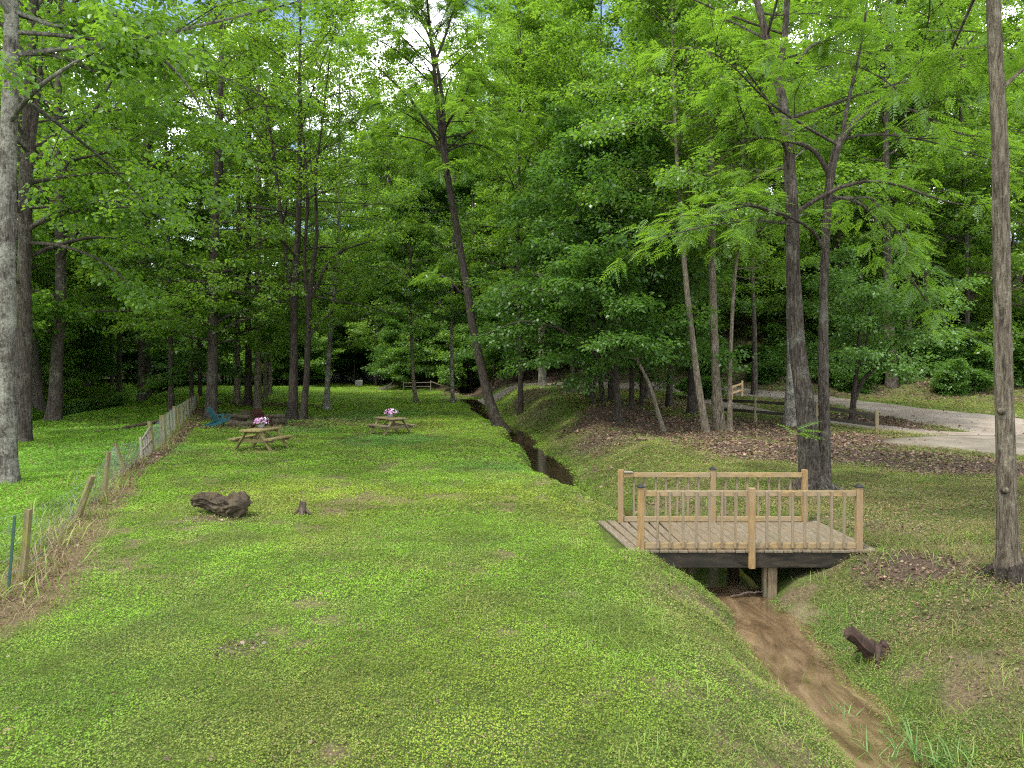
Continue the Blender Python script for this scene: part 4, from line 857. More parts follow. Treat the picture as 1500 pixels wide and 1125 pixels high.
def blocked(x, y):
    """keep the lawn, pasture, creek and drive open"""
    if float(poly_dist(np.array([x]), np.array([y]), DRIVE)[0]) < 1.3: return True
    ds = x - float(creek_x(y))
    if y < 70 and abs(ds) < 2.2: return True
    if ds < 0 and x > -24 and y < 77 - .75 * min(x, 0): return True      # far lawn
    if y < 99 and x <= -24 and x > -.30 * y - 14 and y < 84: return True               # pasture glade
    return False
pts_ = []
def free(x, y, r):
    for a, b in pts_:
        if (a - x) ** 2 + (b - y) ** 2 < r * r: return False
    pts_.append((x, y)); return True
ti = 0
def wood(n, xr, yr, gap, protos, label, catg, group, cond=lambda x, y: True, sc=1.0):
    global ti; made = 0
    for _ in range(n * 40):
        if made >= n: break
        y = rng.uniform(*yr); x = rng.uniform(*xr)
        if abs(x) > .80 * y + 6 or blocked(x, y) or not cond(x, y) or not free(x, y, gap): continue
        place(protos, ti, x, y, label, catg, group, sc); ti += 1; made += 1
LW, CW, RW = (-110, -22), (-30, 6), (6, 110)
wood(11, (-60, -22), (44, 84), 7.0, PT, 'tall leafy tree standing in the wood left of the pasture', 'tree', 'tall trees left of the pasture', lambda x, y: x < -.42 * y - 11)
wood(16, (-60, -22), (34, 84), 4.0, PM, 'young leafy tree growing in the wood left of the pasture', 'tree', 'young trees left of the pasture', lambda x, y: x < -.42 * y - 12)
wood(17, LW, (98, 140), 8.0, PT, 'tall leafy tree in the deep wood beyond the pasture', 'tree', 'tall trees beyond the pasture', sc=1.25)
wood(22, LW, (88, 120), 6.0, PM, 'young leafy tree in the deep wood beyond the pasture', 'tree', 'young trees beyond the pasture')
wood(50, (-84, -24), (78, 100), 2.6, PU, 'low dark understory tree beyond the pasture glade', 'tree', 'understory trees beyond the pasture')
wood(22, (-62, -24), (46, 84), 3.0, PU, 'low leafy understory tree in the wood left of the pasture', 'tree', 'understory trees left of the pasture', lambda x, y: x < -.42 * y - 12)
wood(26, CW, (84, 135), 6.5, PT, 'tall leafy tree in the wood behind the far lawn', 'tree', 'tall trees behind the far lawn', sc=1.3)
wood(34, CW, (78, 116), 4.0, PM, 'young bright leafy tree behind the far lawn', 'tree', 'young trees behind the far lawn')
wood(38, (-30, 4), (76, 102), 2.6, PU, 'low bushy tree along the edge of the far lawn', 'tree', 'bushy trees edging the far lawn')
wood(34, RW, (58, 130), 6.0, PT, 'tall leafy tree on the wooded bank beyond the gravel drive', 'tree', 'tall trees on the bank beyond the drive')
wood(44, RW, (50, 100), 4.0, PM, 'young leafy tree on the wooded bank beyond the gravel drive', 'tree', 'young trees on the bank beyond the drive')
wood(34, (-2, 40), (56, 84), 3.2, PU, 'low dark understory tree on the bank beyond the drive', 'tree', 'understory trees on the bank')
wood(6, (24, 50), (47, 62), 5.0, PT, 'tall tree rising behind the hedge right of the drive', 'tree', 'tall trees behind the drive hedge')
for k, (px_, py_, Y_) in enumerate([(1290, 560, 51), (1330, 562, 50), (1370, 566, 49), (1410, 570, 48), (1450, 574, 47), (1490, 576, 46), (1530, 578, 46), (1350, 548, 55), (1430, 552, 54), (1500, 556, 53), (1250, 556, 53)]):
    x = (px_ - 750) / F_PX * Y_; place(PS, k % 2, x, Y_, 'rounded leafy shrub in the hedge on the bank right of the drive', 'shrub', 'hedge shrubs on the bank', 1.15)
for k, (px_, Y_) in enumerate([(585, 84), (604, 82), (628, 81), (650, 82), (672, 80), (694, 79), (716, 80), (640, 88), (690, 86)]):
    place(PU, k, (px_ - 750) / F_PX * Y_, Y_, 'low bushy tree crowding behind the thin grey pole fence', 'tree', 'bushy trees behind the pole fence', .85)
for k in range(64):
    Y_ = rng.uniform(44.5, 58); x = rng.uniform(12, 40)
    if float(poly_dist(np.array([x]), np.array([Y_]), DRIVE)[0]) < 1.6: continue
    place(PS, k % 2, x, Y_, 'low wild shrub scattered over the leafy bank beyond the drive', 'shrub', 'wild shrubs on the leafy bank', .8)
for k, (px_, Y_) in enumerate([(100, 46), (122, 47), (145, 49), (160, 52)]):
    place(PS, 0, (px_ - 750) / F_PX * Y_ , Y_, 'low broad-leaved shrub beside the ditch in the pasture', 'shrub', 'shrubs along the pasture ditch', .6)

# ------------------------------------------------------------------ footbridge
def footbridge():
    x0, x1, y0, y1 = 1.77, 5.46, 10.45, 12.60
    br = empty('footbridge', (3.58, 11.5, 0), 'wooden footbridge with slatted railings crossing the muddy creek', 'bridge')
    inv = Vector((-3.58, -11.5, 0))
    def bld(mb, name, mat, par=br):
        mb.v = [(v[0] + inv.x, v[1] + inv.y, v[2] + inv.z) for v in mb.v]; return mb.build(name, mat, par)
    # deck boards running across, one mesh with a random tint per board
    mb = MB(); tint = []; nbd = 26; wd = (x1 - x0) / nbd
    for i in range(nbd):
        n0 = len(mb.v); a = x0 + wd * (i + .5); e0, e1 = rng.uniform(-.012, .012, 2)
        sh = .24 * max(0, 1 - i / 6)        # the first boards fan out towards the lawn
        mb.box((a, (y0 + y1) / 2 + (e0 + e1) / 2, -.019 + rng.uniform(-.002, .002)), (wd - .008, y1 - y0 + e1 - e0, .038), None, .004)
        tv = rng.random()
        for j in range(n0, len(mb.v)):
            v = mb.v[j]; mb.v[j] = (v[0] - sh * (v[1] - y0) / (y1 - y0), v[1], v[2])
        tint += [tv] * (len(mb.v) - n0)
    o = bld(mb, 'deck', M['deck']); at = o.data.attributes.new('tint', 'FLOAT', 'POINT'); at.data.foreach_set('value', tint)
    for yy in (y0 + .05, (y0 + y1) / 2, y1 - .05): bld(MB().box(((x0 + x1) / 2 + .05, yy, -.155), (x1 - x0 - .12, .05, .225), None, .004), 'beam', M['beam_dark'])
    for yy in (y0 + .2, y1 - .2):
        bld(MB().box((3.93, yy, -.58), (.14, .14, .62), None, .008).box((3.83, yy + .012, -.58), (.05, .10, .62), None, .006), 'support_post', M['post_old'])
    px_ = [1.93, 3.565, 5.19]
    for side, yy in (('f', y0 + .07), ('b', y1 - .12)):
        for k, x in enumerate(px_):
            lo = -.27 if (side == 'f' and k) else -.02
            yp = yy - (.07 if side == 'f' and k == 1 else 0)
            p = bld(MB().box((x, yp + (.0 if k != 1 else 0), (lo + .93) / 2), (.09, .09, .93 - lo), None, .006), 'post', M['post_wood'])
            if (side == 'f' and k != 1) or (side == 'b' and k == 1):
                c = MB(); c.box((x, yp, .936), (.115, .115, .016), None, .004); b = len(c.v)
                c.v += [(x - .05, yp - .05, .944), (x + .05, yp - .05, .944), (x + .05, yp + .05, .944), (x - .05, yp + .05, .944), (x, yp, .99)]
                c.f += [(b, b + 1, b + 4), (b + 1, b + 2, b + 4), (b + 2, b + 3, b + 4), (b + 3, b, b + 4)]
                bld(c, 'cap', M['black_metal'], p)
        for k in range(2):
            a, b = px_[k] + .046, px_[k + 1] - .046
            if k == 1 and side == 'f': a = px_[1] - .04 + .086
            bld(MB().box(((a + b) / 2, yy, .835), (b - a, .042, .085), None, .005), 'top_rail', M['rail_wood'])
            bld(MB().box(((a + b) / 2, yy, .052), (b - a, .042, .088), None, .005), 'bottom_rail', M['rail_wood'])
            n = 7; off = -.0395 if side == 'f' else .0395
            for i in range(n):
                x = a + (b - a) * (i + 1) / (n + 1) + rng.uniform(-.006, .006)
                bld(MB().beam((x, yy + off, .03), (x + rng.uniform(-.006, .006), yy + off, .872), .034, .034, .003), 'baluster', M['baluster_wood'])
    bld(MB().box((2.06, y1 - .12, .888), (.16, .10, .018), None, .003), 'rail_block', M['gate_wood'])
footbridge()

# ------------------------------------------------------------------ wire fence, gate
def post_between(b, t, r, n=7, top=True):
    return MB().tube([b, Vector(b).lerp(Vector(t), .5), t], [r * 1.05, r, r * .95], n)
def wire_fence():
    f = empty('wire_fence', (FENCE[3][0], FENCE[3][1], hz(*FENCE[3])), 'old wire fence on leaning mossy wooden posts along the left of the lawn', 'fence')
    L0 = Vector(f.location)
    spec = [((30, 856), (40, 746), 8.9, .052), ((108, 770), (135, 697), 12.5, .062), ((150, 732), (158, 662), 14.9, .058), ((184, 700), (168, 650), 18.6, .055),
            ((236, 642), (235, 608), 28.5, .05), ((241, 650), (239, 608), 27.2, .075), ((248, 641), (246, 604), 30, .06), ((258, 630), (255, 595), 34, .10), ((268, 624), (266, 593), 37, .08), ((277, 614), (275, 584), 43, .10), ((281, 610), (279, 582), 45, .06), ((287, 606), (286, 578), 49, .09), ((291, 600), (290, 576), 52, .06)]
    spec += [((225, 668), (222, 632), 23.4, .045), ((246, 640), (245, 606), 30.4, .04), ((252, 636), (250, 601), 31.8, .05), ((262, 628), (260, 597), 35.2, .05), ((272, 618), (271, 588), 40, .06), ((284, 608), (283, 580), 47, .06)]
    tops = []
    for (bp, tp, Y, r) in spec:
        b = Vector(pw(*bp, Y)); t = Vector(pw(*tp, Y)); b.z = hz(b.x, b.y) - .1
        tops.append((b, t)); mb = post_between(b - L0, t - L0, r * .9, 9); mb.v = [tuple(np.array(v) + rng.normal(0, .006, 3)) for v in mb.v]; mb.build('post', M['fence_moss'], f)
    b = Vector(pw(8, 842, 8.4)); t = Vector(pw(20, 756, 8.4)); b.z = hz(b.x, b.y) - .1
    MB().beam(b - L0, t - L0, .035, .012, .002).build('metal_post', M['green_metal'], f)
    # woven wire
    mb = MB(); seq = [(Vector((-6.9, 7.0, hz(-6.9, 7.0))), Vector((-6.9, 7.0, hz(-6.9, 7.0) + .85)))] + tops[:4]
    g = (Vector(pw(205, 676, 21.5)), Vector(pw(203, 645, 21.5))); seq.append(g); seq2 = [tops[5], tops[7], tops[9], tops[11]]
    for sq in (seq, [(Vector(pw(224, 668, 23)), Vector(pw(220, 626, 23)))] + seq2):
        for (b0, t0), (b1, t1) in zip(sq[:-1], sq[1:]):
            L = (b1 - b0).length; nv = max(3, int(L / .22)); th = .0024 if b0.y < 16 else .0034
            for k in range(6):
                u = .06 + .9 * k / 5; a = b0.lerp(t0, u); b = b1.lerp(t1, u); mid = a.lerp(b, .5) - Vector((0, 0, .02 + .01 * (k % 3)))
                mb.tube([a - L0, mid - L0, b - L0], th, 3, False)
            for k in range(1, nv):
                q = k / nv; mb.tube([b0.lerp(b1, q).lerp(t0.lerp(t1, q), .06) - L0, b0.lerp(b1, q).lerp(t0.lerp(t1, q), .96) - L0], th * .8, 3, False)
    mb.build('wire_mesh', M['wire'], f)
    mb = MB()                                        # loose wire sticking up near the leaning post
    mb.tube([Vector(pw(104, 775, 12.3)) - L0, Vector(pw(101, 745, 12.3)) - L0, Vector(pw(107, 715, 12.3)) - L0, Vector(pw(114, 690, 12.3)) - L0], .004, 4); mb.build('loose_wire', M['wire'], f)
    ga = empty('garden_gate', pw(212, 676, 22.3), 'weathered grey slatted gate panel standing in the wire fence', 'gate'); G0 = Vector(ga.location)
    A, B = (208, 680, 21.8, 642), (223, 668, 23.2, 620)
    def gp(u, v): 
        p0 = Vector(pw(A[0] - 3 * v, A[1] + (A[3] - A[1]) * v, A[2])); p1 = Vector(pw(B[0] - 4 * v, B[1] + (B[3] - B[1]) * v, B[2])); return p0.lerp(p1, u) - G0
    MB().beam(gp(0, -.05), gp(0, 1.05), .07, .05).build('gate_post', M['gate_wood'], ga); MB().beam(gp(1, -.08), gp(1, 1.06), .11, .10).build('gate_post', M['fence_moss'], ga)
    for v in (.12, .48, .86): MB().beam(gp(.0, v), gp(1, v), .03, .085).build('gate_rail', M['gate_wood'], ga)
    for u in (.3, .52, .75): MB().beam(gp(u, .05) + Vector((0, .04, 0)), gp(u - .05, .95) + Vector((0, .04, 0)), .06, .03).build('gate_slat', M['gate_wood'], ga)
wire_fence()

def rail_fence(name, label, posts, rails, pm, rm, r=.07, sag=0.0, square=False):
    b0 = Vector(posts[0][0]); f = empty(name, b0, label, 'fence')
    for b, t in posts:
        b, t = Vector(b), Vector(t)
        (MB().beam(b - b0, t - b0, r * 1.7, r * 1.7, .01) if square else post_between(b - b0, t - b0, r)).build('post', M[pm], f)
    for a, b, th, tk in rails:
        MB().beam(Vector(a) - b0, Vector(b) - b0, tk, th, .008).build('rail', M[rm], f)
    return f
def gpost(px, ptop, Y, pbase=None):
    x = (px - CX) / F_PX * Y; z = hz(x, Y); return ((x, Y, z - .1), tuple(pw(px, ptop, Y)))
def at(px, py, Y): return tuple(pw(px, py, Y))
sp = [gpost(1044, 580, 36), gpost(1107, 583, 33.0), gpost(1197, 592, 31.0), gpost(1285, 600, 29.3)]
rl = []
xs = [(1044, 36, 586, 599), (1107, 33.0, 588.5, 603), (1197, 31, 595, 611), (1285, 29.3, 609.5, 623)]
for (a, Ya, u0, l0), (b, Yb, u1, l1) in zip(xs[:-1], xs[1:]): rl += [(at(a, u0, Ya), at(b, u1, Yb), .135, .08), (at(a, l0, Ya), at(b, l1, Yb), .135, .08)]
rail_fence('split_rail_fence', 'low dark two-rail split rail fence in the leaf litter beside the drive', sp, rl, 'post_old', 'rail_old', .075)
sp = [gpost(1072, 566, 42), gpost(1087, 557.5, 46)]
rl = [(at(1072, 567, 42), at(1087, 562, 46), .12, .05), (at(1072, 576, 42), at(1087, 571, 46), .12, .05)]
rail_fence('wooden_rail_fence', 'short new yellow wooden rail fence at the far bend of the drive', sp, rl, 'wood_new', 'wood_new', .075, square=True)
sp = [gpost(p, 556, 96) for p in (372, 393, 413, 433, 452, 470)]
rl = [(at(p, q, 96 - .02), at(p2, q, 96 - .02), .16, .04) for p, p2 in zip((372, 393, 413, 433, 452), (393, 413, 433, 452, 470)) for q in (557.5, 561, 564.5, 567.5)]
rail_fence('board_fence', 'black four-board fence crossing behind the far lawn', sp, rl, 'black_fence', 'black_fence', .10)
sp = [gpost(591, 558, 76), gpost(631, 557, 76), gpost(662, 569, 76)]
rl = [(at(591, 561, 76), at(631, 560, 76), .08, .05), (at(591, 566, 76), at(631, 566, 76), .06, .04), (at(631, 559, 76), at(664, 570, 76), .1, .06)]
rail_fence('pole_fence', 'thin grey pole fence with one rail slanting to the ground by the far drive', sp, rl, 'gate_wood', 'gate_wood', .05)
def boards_lying():
    b = empty('fallen_boards', at(563, 570, 82), 'pale boards lying propped on the edge of the far lawn', 'boards'); L0 = Vector(b.location)
    for i, (p, q) in enumerate((((552, 571), (574, 562)), ((556, 571.5), (578, 564)), ((560, 572), (576, 566)))): MB().beam(Vector(at(*p, 82 - .2 * i)) - L0, Vector(at(*q, 82 - .2 * i)) - L0, .05, .16).build('board', M['gate_wood'], b)
boards_lying()
def lump(name, loc, dims, mat, label, catg, seed, rough=.12, sub=4, rz=0.0, pattern=None, tilt=0.0):
    import bmesh
    bm = bmesh.new(); bmesh.ops.create_icosphere(bm, subdivisions=sub, radius=1)
    from mathutils import noise as mn
    for v in bm.verts:
        p = v.co.copy(); n = mn.fractal(p * 1.6 + Vector((seed, 0, 0)), .8, 2.1, 5)
        if pattern: p = pattern(p, n)
        v.co = p * (1 + rough * n)
    for v in bm.verts: v.co = Vector((v.co.x * dims[0], v.co.y * dims[1], v.co.z * dims[2]))
    me = bpy.data.meshes.new(name); bm.to_mesh(me); bm.free(); me.polygons.foreach_set('use_smooth', [True] * len(me.polygons))
    o = link(name, me, mat); o.location = loc; o.rotation_euler = (0, tilt, rz); return tag(o, label, catg)
def boxy(p, n): return Vector([math.copysign(abs(c) ** .35, c) for c in p]) * .8
p = pw(526, 573, 88); lump('stone_block', (p[0], p[1], hz(p[0], p[1]) + .42), (.62, .4, .5), M['stone_pale'], 'pale grey stone block at the back edge of the far lawn', 'stone', 3, .1, 4, .2, boxy)

# ------------------------------------------------------------------ picnic tables, flowers
def picnic_table(label, x, y, rz, mat):
    z = hz(x, y); t = empty('picnic_table', (x, y, z), label, 'picnic table', None, rz)
    L, top = 1.75, .75
    def boards(c, n, wd, z_):
        mb = MB()
        for i in range(n): mb.box((c + (i - (n - 1) / 2) * (wd + .008), 0, z_ - .008), (wd, L, .058), None, .006)
        return mb
    boards(0, 5, .145, top - .021).build('table_top', mat, t)
    for s_ in (-1, 1): boards(s_ * .66, 2, .14, .435).build('bench', mat, t)
    for yy in (-.62, .62):
        for s_ in (-1, 1): MB().beam((s_ * .70, yy, -.03), (s_ * .24, yy, top - .06), .045, .155, .006, (0, 1, 0)).build('leg', mat, t)
        MB().box((0, yy + .042 * (1 if yy < 0 else -1), .36), (1.56, .04, .12), None, .006).build('cross_beam', mat, t)
        MB().box((0, yy + .042 * (1 if yy < 0 else -1), top - .09), (.7, .04, .09), None, .006).build('top_cleat', mat, t)
    MB().beam((0, -.58, .44), (0, 0, top - .06), .035, .07).build('brace', mat, t); MB().beam((0, .58, .44), (0, 0, top - .06), .035, .07).build('brace', mat, t)
    return t
def flowers(label, x, y, z, seed):
    r_ = np.random.default_rng(seed); f = empty('flower_pot', (x, y, z), label, 'flowers')
    MB().tube([(0, 0, 0), (0, 0, .13), (0, 0, .15), (0, 0, .15)], [.09, .125, .135, .11], 14).build('pot', M['pot'], f, True)
    n = 420; d = r_.normal(0, 1, (n, 3)); d /= np.linalg.norm(d, axis=1, keepdims=True); d[:, 2] = np.abs(d[:, 2]); pos = d * np.array([.25, .25, .19]) * r_.uniform(.45, 1, (n, 1)) + np.array([0, 0, .15])
    V, Fc = scatter(KITE, KITE_F, pos, frame_from(d + r_.normal(0, .5, (n, 3)), np.tile([[.1, 0.05, 1.0]], (n, 1))), r_.uniform(.05, .09, n)); link('foliage', mesh_np('foliage', V, Fc, {'tint': r_.random(len(V))}), M['leaf_shrub'], f)
    for nm, mt, m in (('pink_blossoms', 'petal_pink', 50), ('white_blossoms', 'petal_white', 14)):
        d = r_.normal(0, 1, (m, 3)); d[:, 1] -= .5; d /= np.linalg.norm(d, axis=1, keepdims=True); d[:, 2] = np.abs(d[:, 2]); pos = d * np.array([.26, .24, .2]) + np.array([0, 0, .17])
        if nm[0] == 'w': pos[:, 0] += .08
        mb = MB()
        for p, dd in zip(pos, d):
            a = Vector(dd); u = a.orthogonal().normalized(); v = a.cross(u); b = len(mb.v); rr = r_.uniform(.024, .045); mb.v.append(tuple(p))
            for k in range(10):
                q = Vector(p) + a * .02 + (u * math.cos(k * .628) + v * math.sin(k * .628)) * rr * (1 if k % 2 else .72); mb.v.append(tuple(q))
            mb.f += [(b, b + 1 + k, b + 1 + (k + 1) % 10) for k in range(10)]
        mb.build(nm, M[mt], f)
px1 = pw(377, 665, 24.6)
picnic_table('mossy picnic table standing nearer the fire circle, seen from its end', px1[0], 25.0, R(-8), M['table_wood'])
flowers('pot of pink and white flowers on the mossy picnic table near the fire circle', px1[0] - .12, 25.3, hz(px1[0], 25.0) + .755, 1)
px2 = pw(572, 645, 31)
picnic_table('weathered picnic table standing alone at the shaded middle of the lawn', px2[0], 31.0, R(38), M['table_wood2'])
flowers('pot of pink flowers on the lone picnic table in the middle of the lawn', px2[0] - .03, 31.1, hz(px2[0], 31.0) + .755, 2)

# ------------------------------------------------------------------ chairs and fire circle
def adirondack(label, x, y, rz, mat):
    c = empty('garden_chair', (x, y, hz(x, y)), label, 'chair', None, rz)       # faces local +Y
    mb = MB()
    for i in range(6): mb.box((0, .30 - i * .095, .36 - i * .028), (.52, .085, .022), None, .004)
    mb.build('seat', mat, c)
    mb = MB()
    for i in range(7):
        u = (i - 3) / 3; top = Vector((u * .33, -.62, 1.0 - .14 * u * u)); bot = Vector((u * .22, -.22, .22)); mb.beam(bot, top, .075, .02, .004, (0, 1, .5))
    mb.beam((-.27, -.33, .47), (.27, -.33, .47), .05, .025); mb.beam((-.30, -.50, .78), (.30, -.50, .78), .05, .025); mb.build('backrest', mat, c)
    for s_ in (-1, 1):
        MB().box((s_ * .36, .02, .565), (.14, .72, .025), None, .008).build('armrest', mat, c)
        MB().beam((s_ * .30, .30, -.02), (s_ * .32, .28, .555), .03, .11, .005, (0, 1, 0)).build('front_leg', mat, c)
        MB().beam((s_ * .27, .33, .36), (s_ * .27, -.78, .0), .03, .13, .005).build('rear_leg', mat, c)
        MB().beam((s_ * .33, -.30, .36), (s_ * .33, -.34, .56), .025, .06).build('arm_support', mat, c)
adirondack('teal slatted garden chair beside the logs of the fire circle', pw(323, 620, 36.5)[0], 36.5, R(-40), M['teal'])
adirondack('dark red slatted garden chair seen from behind at the fire circle', pw(385, 620, 35.3)[0], 35.3, R(-10), M['maroon'])
def metal_chair():
    x, y = pw(417, 620, 36.5)[:2]; c = empty('metal_chair', (x, y, hz(x, y)), 'thin black metal lawn chair beside the forked trunk', 'chair', None, R(65))
    MB().box((0, 0, .42), (.48, .46, .02), None, .006).build('seat', M['black_metal'], c)
    for s_ in (-1, 1):
        MB().tube([(s_ * .25, .26, 0), (s_ * .25, .2, .42), (s_ * .25, -.24, .45), (s_ * .24, -.48, 1.25)], .016, 6).build('side_frame', M['black_metal'], c)
        MB().tube([(s_ * .25, -.36, 0), (s_ * .25, -.1, .42), (s_ * .26, .1, .64), (s_ * .26, .32, .66)], .014, 6).build('rear_leg', M['black_metal'], c)
    mb = MB()
    for k in range(6): mb.beam((-.24, -.26 - .045 * k, .52 + .13 * k), (.24, -.26 - .045 * k, .52 + .13 * k), .012, .05)
    mb.build('backrest', M['black_metal'], c)
metal_chair()
def log(label, a, b, r, seed, mat='log_bark', group=None, catg='log', name='log', lumpy=.14):
    r_ = np.random.default_rng(seed); a, b = np.array(a, float), np.array(b, float); n = 14; s = np.linspace(0, 1, n)[:, None]
    P = a + (b - a) * s; P += np.cumsum(r_.normal(0, .012, (n, 3)), 0); c = (a + b) / 2
    rad = r * (1 + lumpy * r_.normal(0, .5, n)); mb = MB(); mb.tube([tuple(q - c) for q in P], list(rad), 11)
    mb.v = [tuple(np.array(v) + r_.normal(0, .06 * r, 3)) for v in mb.v]
    o = mb.build(name, M[mat], None, False); o.location = tuple(c); return tag(o, label, catg, group)
for i, (a, b, Y_, r, lb) in enumerate([((336, 613), (373, 614), 36.3, .17, 'long dark log lying at the front of the fire circle'), ((334, 606), (362, 607), 38.2, .16, 'log behind the long front log at the left of the fire circle'),
                                       ((368, 606), (402, 606), 38.6, .15, 'log lying at the back of the fire circle behind the red chair'), ((394, 610), (416, 609), 37.0, .16, 'short thick log at the right end of the fire circle')]):
    pa, pb = pw(*a, Y_), pw(*b, Y_ + (.4 if i % 2 else -.3)); pa[2] = hz(pa[0], pa[1]) + r * .85; pb[2] = hz(pb[0], pb[1]) + r * .85
    log(lb, pa, pb, r, i + 10, group='logs around the fire circle')
pa = pw(333, 604, 37.8); za = hz(pa[0], pa[1]) + .42; log('log stacked on top of the logs at the left of the fire circle', (pa[0], pa[1], za), (pa[0] + 1.3, pa[1] + .1, za - .05), .12, 31, group='logs around the fire circle')
pa = pw(399, 605, 38.0); za = hz(pa[0], pa[1]) + .40; log('log stacked on top at the right of the fire circle', (pa[0] - .8, pa[1] + .4, za), (pa[0] + .55, pa[1] + .3, za + .03), .11, 32, group='logs around the fire circle')
pa = pw(359, 600, 38.3); za = hz(pa[0], pa[1]) + .3
def round_(label, x, y, z, r, hh):
    mb = MB().tube([(0, 0, 0), (0, 0, hh * .5), (0, 0, hh)], [r, r * .97, r], 12); o = mb.build('log_round', M['log_bark']); o.location = (x, y, z); tag(o, label, 'log')
round_('upright log round standing on the back of the fire circle', pa[0], pa[1] - .05, za - .02, .22, .42)
# fallen branches in the pasture
a, b = pw(181, 622, 33), pw(241, 606, 37); a[2] = hz(a[0], a[1]) + .1; b[2] = hz(b[0], b[1]) + .25
log('long dark fallen branch lying behind the wire fence posts', a, b, .10, 41, name='fallen_branch', catg='branch')
a, b = pw(132, 636, 31.5), pw(172, 628, 33); a[2] = hz(a[0], a[1]) + .03; b[2] = hz(b[0], b[1]) + .1
log('thin broken twiggy branch lying in the pasture grass', a, b, .045, 42, name='fallen_branch', catg='branch', lumpy=.3)

# ------------------------------------------------------------------ stumps
def rotten():
    import bmesh
    from mathutils import noise as mn
    x, y = pw(321, 762, 13.0)[:2]; z = hz(x, y)
    bm = bmesh.new(); nu, nv = 90, 72; V = []
    for i in range(nu):
        u = i / (nu - 1); cap = math.sqrt(max(0.0, min(1, min(u / .10, (1 - u) / .12)))) if 0 < u < 1 else .02
        ry = (.17 + .12 * u ** .8) * (.35 + .65 * cap); rz = (.13 + .10 * u + (.05 if .6 < u < .95 else 0)) * (.35 + .65 * cap)
        cx_ = (u - .5) * 1.15; cz_ = .24 - .07 * u + .03 * math.sin(u * 7); cy_ = .04 * math.sin(u * 5)
        row = []
        for k in range(nv):
            a = k * 2 * math.pi / nv; c, q = math.cos(a), math.sin(a)
            d = Vector((cx_ * 2.2, c * .7, q * .7)); n = mn.fractal(d * 2.0 + Vector((3, 1, 2)), .75, 2.2, 6)
            rdg = abs(mn.noise(Vector((cx_ * 3.2 + 5, c * 3.4, q * 3.4)))); fine = mn.noise(Vector((cx_ * 9, c * 9, q * 9)))
            r_ = 1 + .30 * n - .55 * max(0, .28 - rdg) * 2 + .10 * fine
            if q > .5 and .35 < u < .72: r_ *= .9                      # the rotted-out hollow on top
            z_ = cz_ + q * rz * r_
            if q < -.2 and u > .45: z_ = max(z_, -.03)
            row.append(bm.verts.new((cx_ + .05 * n, cy_ + c * ry * r_, z_)))
        V.append(row)
    for i in range(nu - 1):
        for k in range(nv): bm.faces.new((V[i][k], V[i][(k + 1) % nv], V[i + 1][(k + 1) % nv], V[i + 1][k]))
    bm.faces.new(V[0][::-1]); bm.faces.new(V[-1]); bmesh.ops.recalc_face_normals(bm, faces=bm.faces)
    me = bpy.data.meshes.new('rotten_log'); bm.to_mesh(me); bm.free(); me.polygons.foreach_set('use_smooth', [True] * len(me.polygons))
    o = link('rotten_log', me, M['rot']); o.location = (x, y, z); o.rotation_euler = (0, 0, R(-14)); tag(o, 'rotten hollow brown log lying on the open lawn', 'log')
M['rot'] = woodmat('rotten_wood', (.008, .006, .004), (.07, .05, .034), (2.5, 7, 7), (.055, .042, .028), 9, .95, (.06, .05, .02))
rotten()
def stump(name, label, x, y, hh, r, lean, roots, mat, seed):
    r_ = np.random.default_rng(seed); z = hz(x, y); s = empty(name, (x, y, z), label, 'stump'); n = 14
    mb = MB(); zs = [-.06, 0, hh * .25, hh * .6, hh]; rs_ = [r * 1.8, r * 1.5, r * 1.05, r * .9, r * .85]
    mb.tube([(lean[0] * q / hh, lean[1] * q / hh, q) for q in zs], rs_, n)
    for j, v in enumerate(mb.v):
        k = j % n; ring = j // n; v = np.array(v) + r_.normal(0, .10 * r, 3)
        if ring == 4: v[2] += r_.uniform(-.3, .25) * hh * .5
        mb.v[j] = tuple(v)
    mb.build('stump_body', mat, s)
    for i in range(roots):
        a = i * 6.28 / roots + r_.uniform(-.4, .4); d = Vector((math.cos(a), math.sin(a), 0)); MB().tube([d * r * .7 + Vector((0, 0, .16 * hh / .3)), d * r * 1.8 + Vector((0, 0, .06)), d * r * 3.2 + Vector((0, 0, -.03))], [r * .5, r * .35, r * .15], 7).build('root', mat, s, True)
    return s
M['stump'] = woodmat('stump_wood', (.02, .014, .010), (.10, .075, .055), (5, 5, 1.5), (.075, .06, .045), 6, .95)
M['stump_dark'] = woodmat('stump_dark', (.008, .006, .005), (.06, .033, .022), (7, 7, 1), (.03, .02, .015), 5, .8)
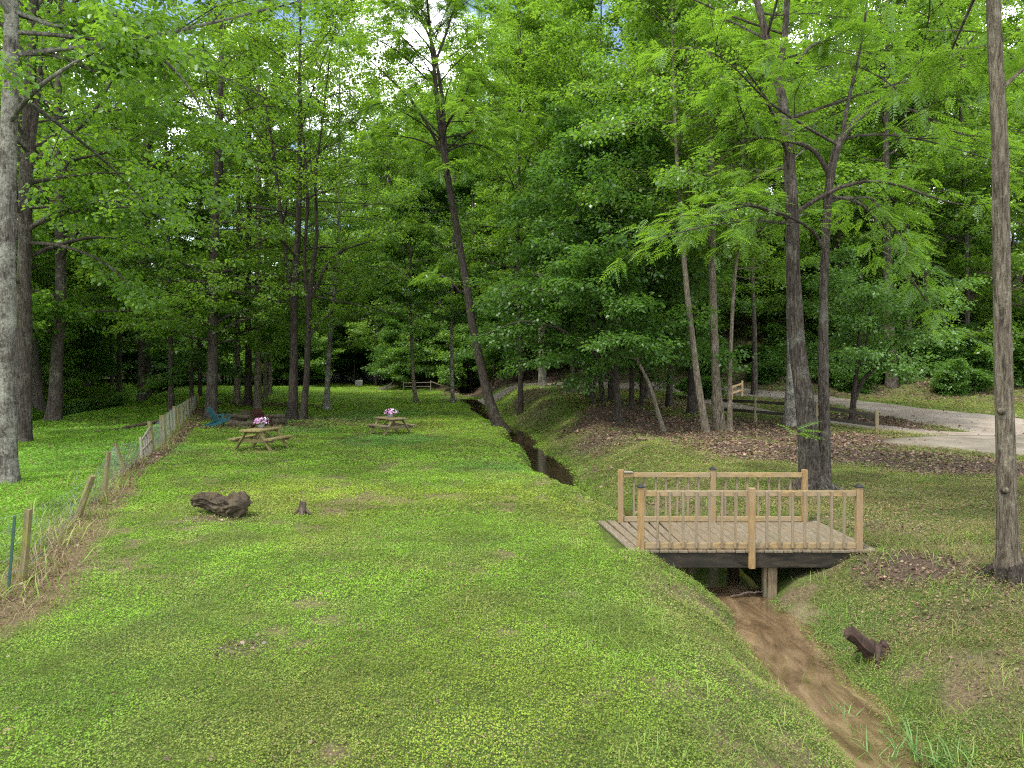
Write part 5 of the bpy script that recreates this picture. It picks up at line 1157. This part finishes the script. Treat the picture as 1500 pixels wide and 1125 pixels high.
x_, y_ = pw(442, 762, 13.1)[:2]; stump('tree_stump', 'small weathered stump with spreading roots on the open lawn', x_, y_, .27, .07, (.01, 0), 4, M['stump'], 5)
x_, y_ = 4.18, 8.0; stump('broken_stump', 'dark wet splintered stump leaning over the muddy creek edge', x_, y_, .30, .085, (-.34, -.02), 3, M['stump_dark'], 6)

# ------------------------------------------------------------------ surface roots and knots on the two walnuts
def roots_on(tree, mat, r, angs, seed, L=2.6):
    r_ = np.random.default_rng(seed); b = Vector(tree.location)
    for a in angs:
        n = 8; pts, rad = [], []
        for i in range(n):
            u = i / (n - 1); aa = a + .35 * math.sin(u * 4 + seed + a); d = r * (.45 + L * u * r_.uniform(.95, 1.05)); x, y = b.x + math.cos(aa) * d, b.y + math.sin(aa) * d
            pts.append((x - b.x, y - b.y, hz(x, y) - b.z + max(.0, (1 - u * 2.2)) * r * .75 + .035 * (1 - u) - .05 * u)); rad.append(r * (.46 - .36 * u) * r_.uniform(.85, 1.15))
        MB().tube(pts, rad, 8).build('root', mat, tree, True)
for o in [q for q in COL.objects if q.name.startswith('walnut_tree')]:
    if o.location.y < 12:
        roots_on(o, M['bark_dark'], .19, (3.3, 3.9, 4.6, 5.4, 2.4, .4), 3, 2.6)
        P = px_path([(1473, 716, 28), (1467, 601, 27)], 9)
        for p in P:
            q = Vector(p[:3]) - o.location
            MB().tube([q + Vector((-.05, -.07, -.01)), q + Vector((-.06, -.115, 0)), q + Vector((-.062, -.14, .002))], [.055, .035, .012], 9).build('knot', M['bark_tan'], o, True)
    else: roots_on(o, M['bark_brown'], .34, (3.6, 4.4, 5.2, 2.9, 5.9), 5, 1.9)

# ------------------------------------------------------------------ stick in the creek
def creek_bits():
    r_ = np.random.default_rng(77); made = 0
    for i, (x, y, a, L) in enumerate(((3.62, 10.62, .12, .62),)):
        z = max(float(water_z(y)), hz(x, y)) + .02; d = np.array([math.cos(a), math.sin(a), .03]) * L / 2; c = np.array([x, y, z])
        lb = 'bare stick caught beside the bridge support post in the creek'
        log(lb, c - d, c + d, .013, 60 + i, 'stump', None, 'stick', 'stick', .2)
creek_bits()
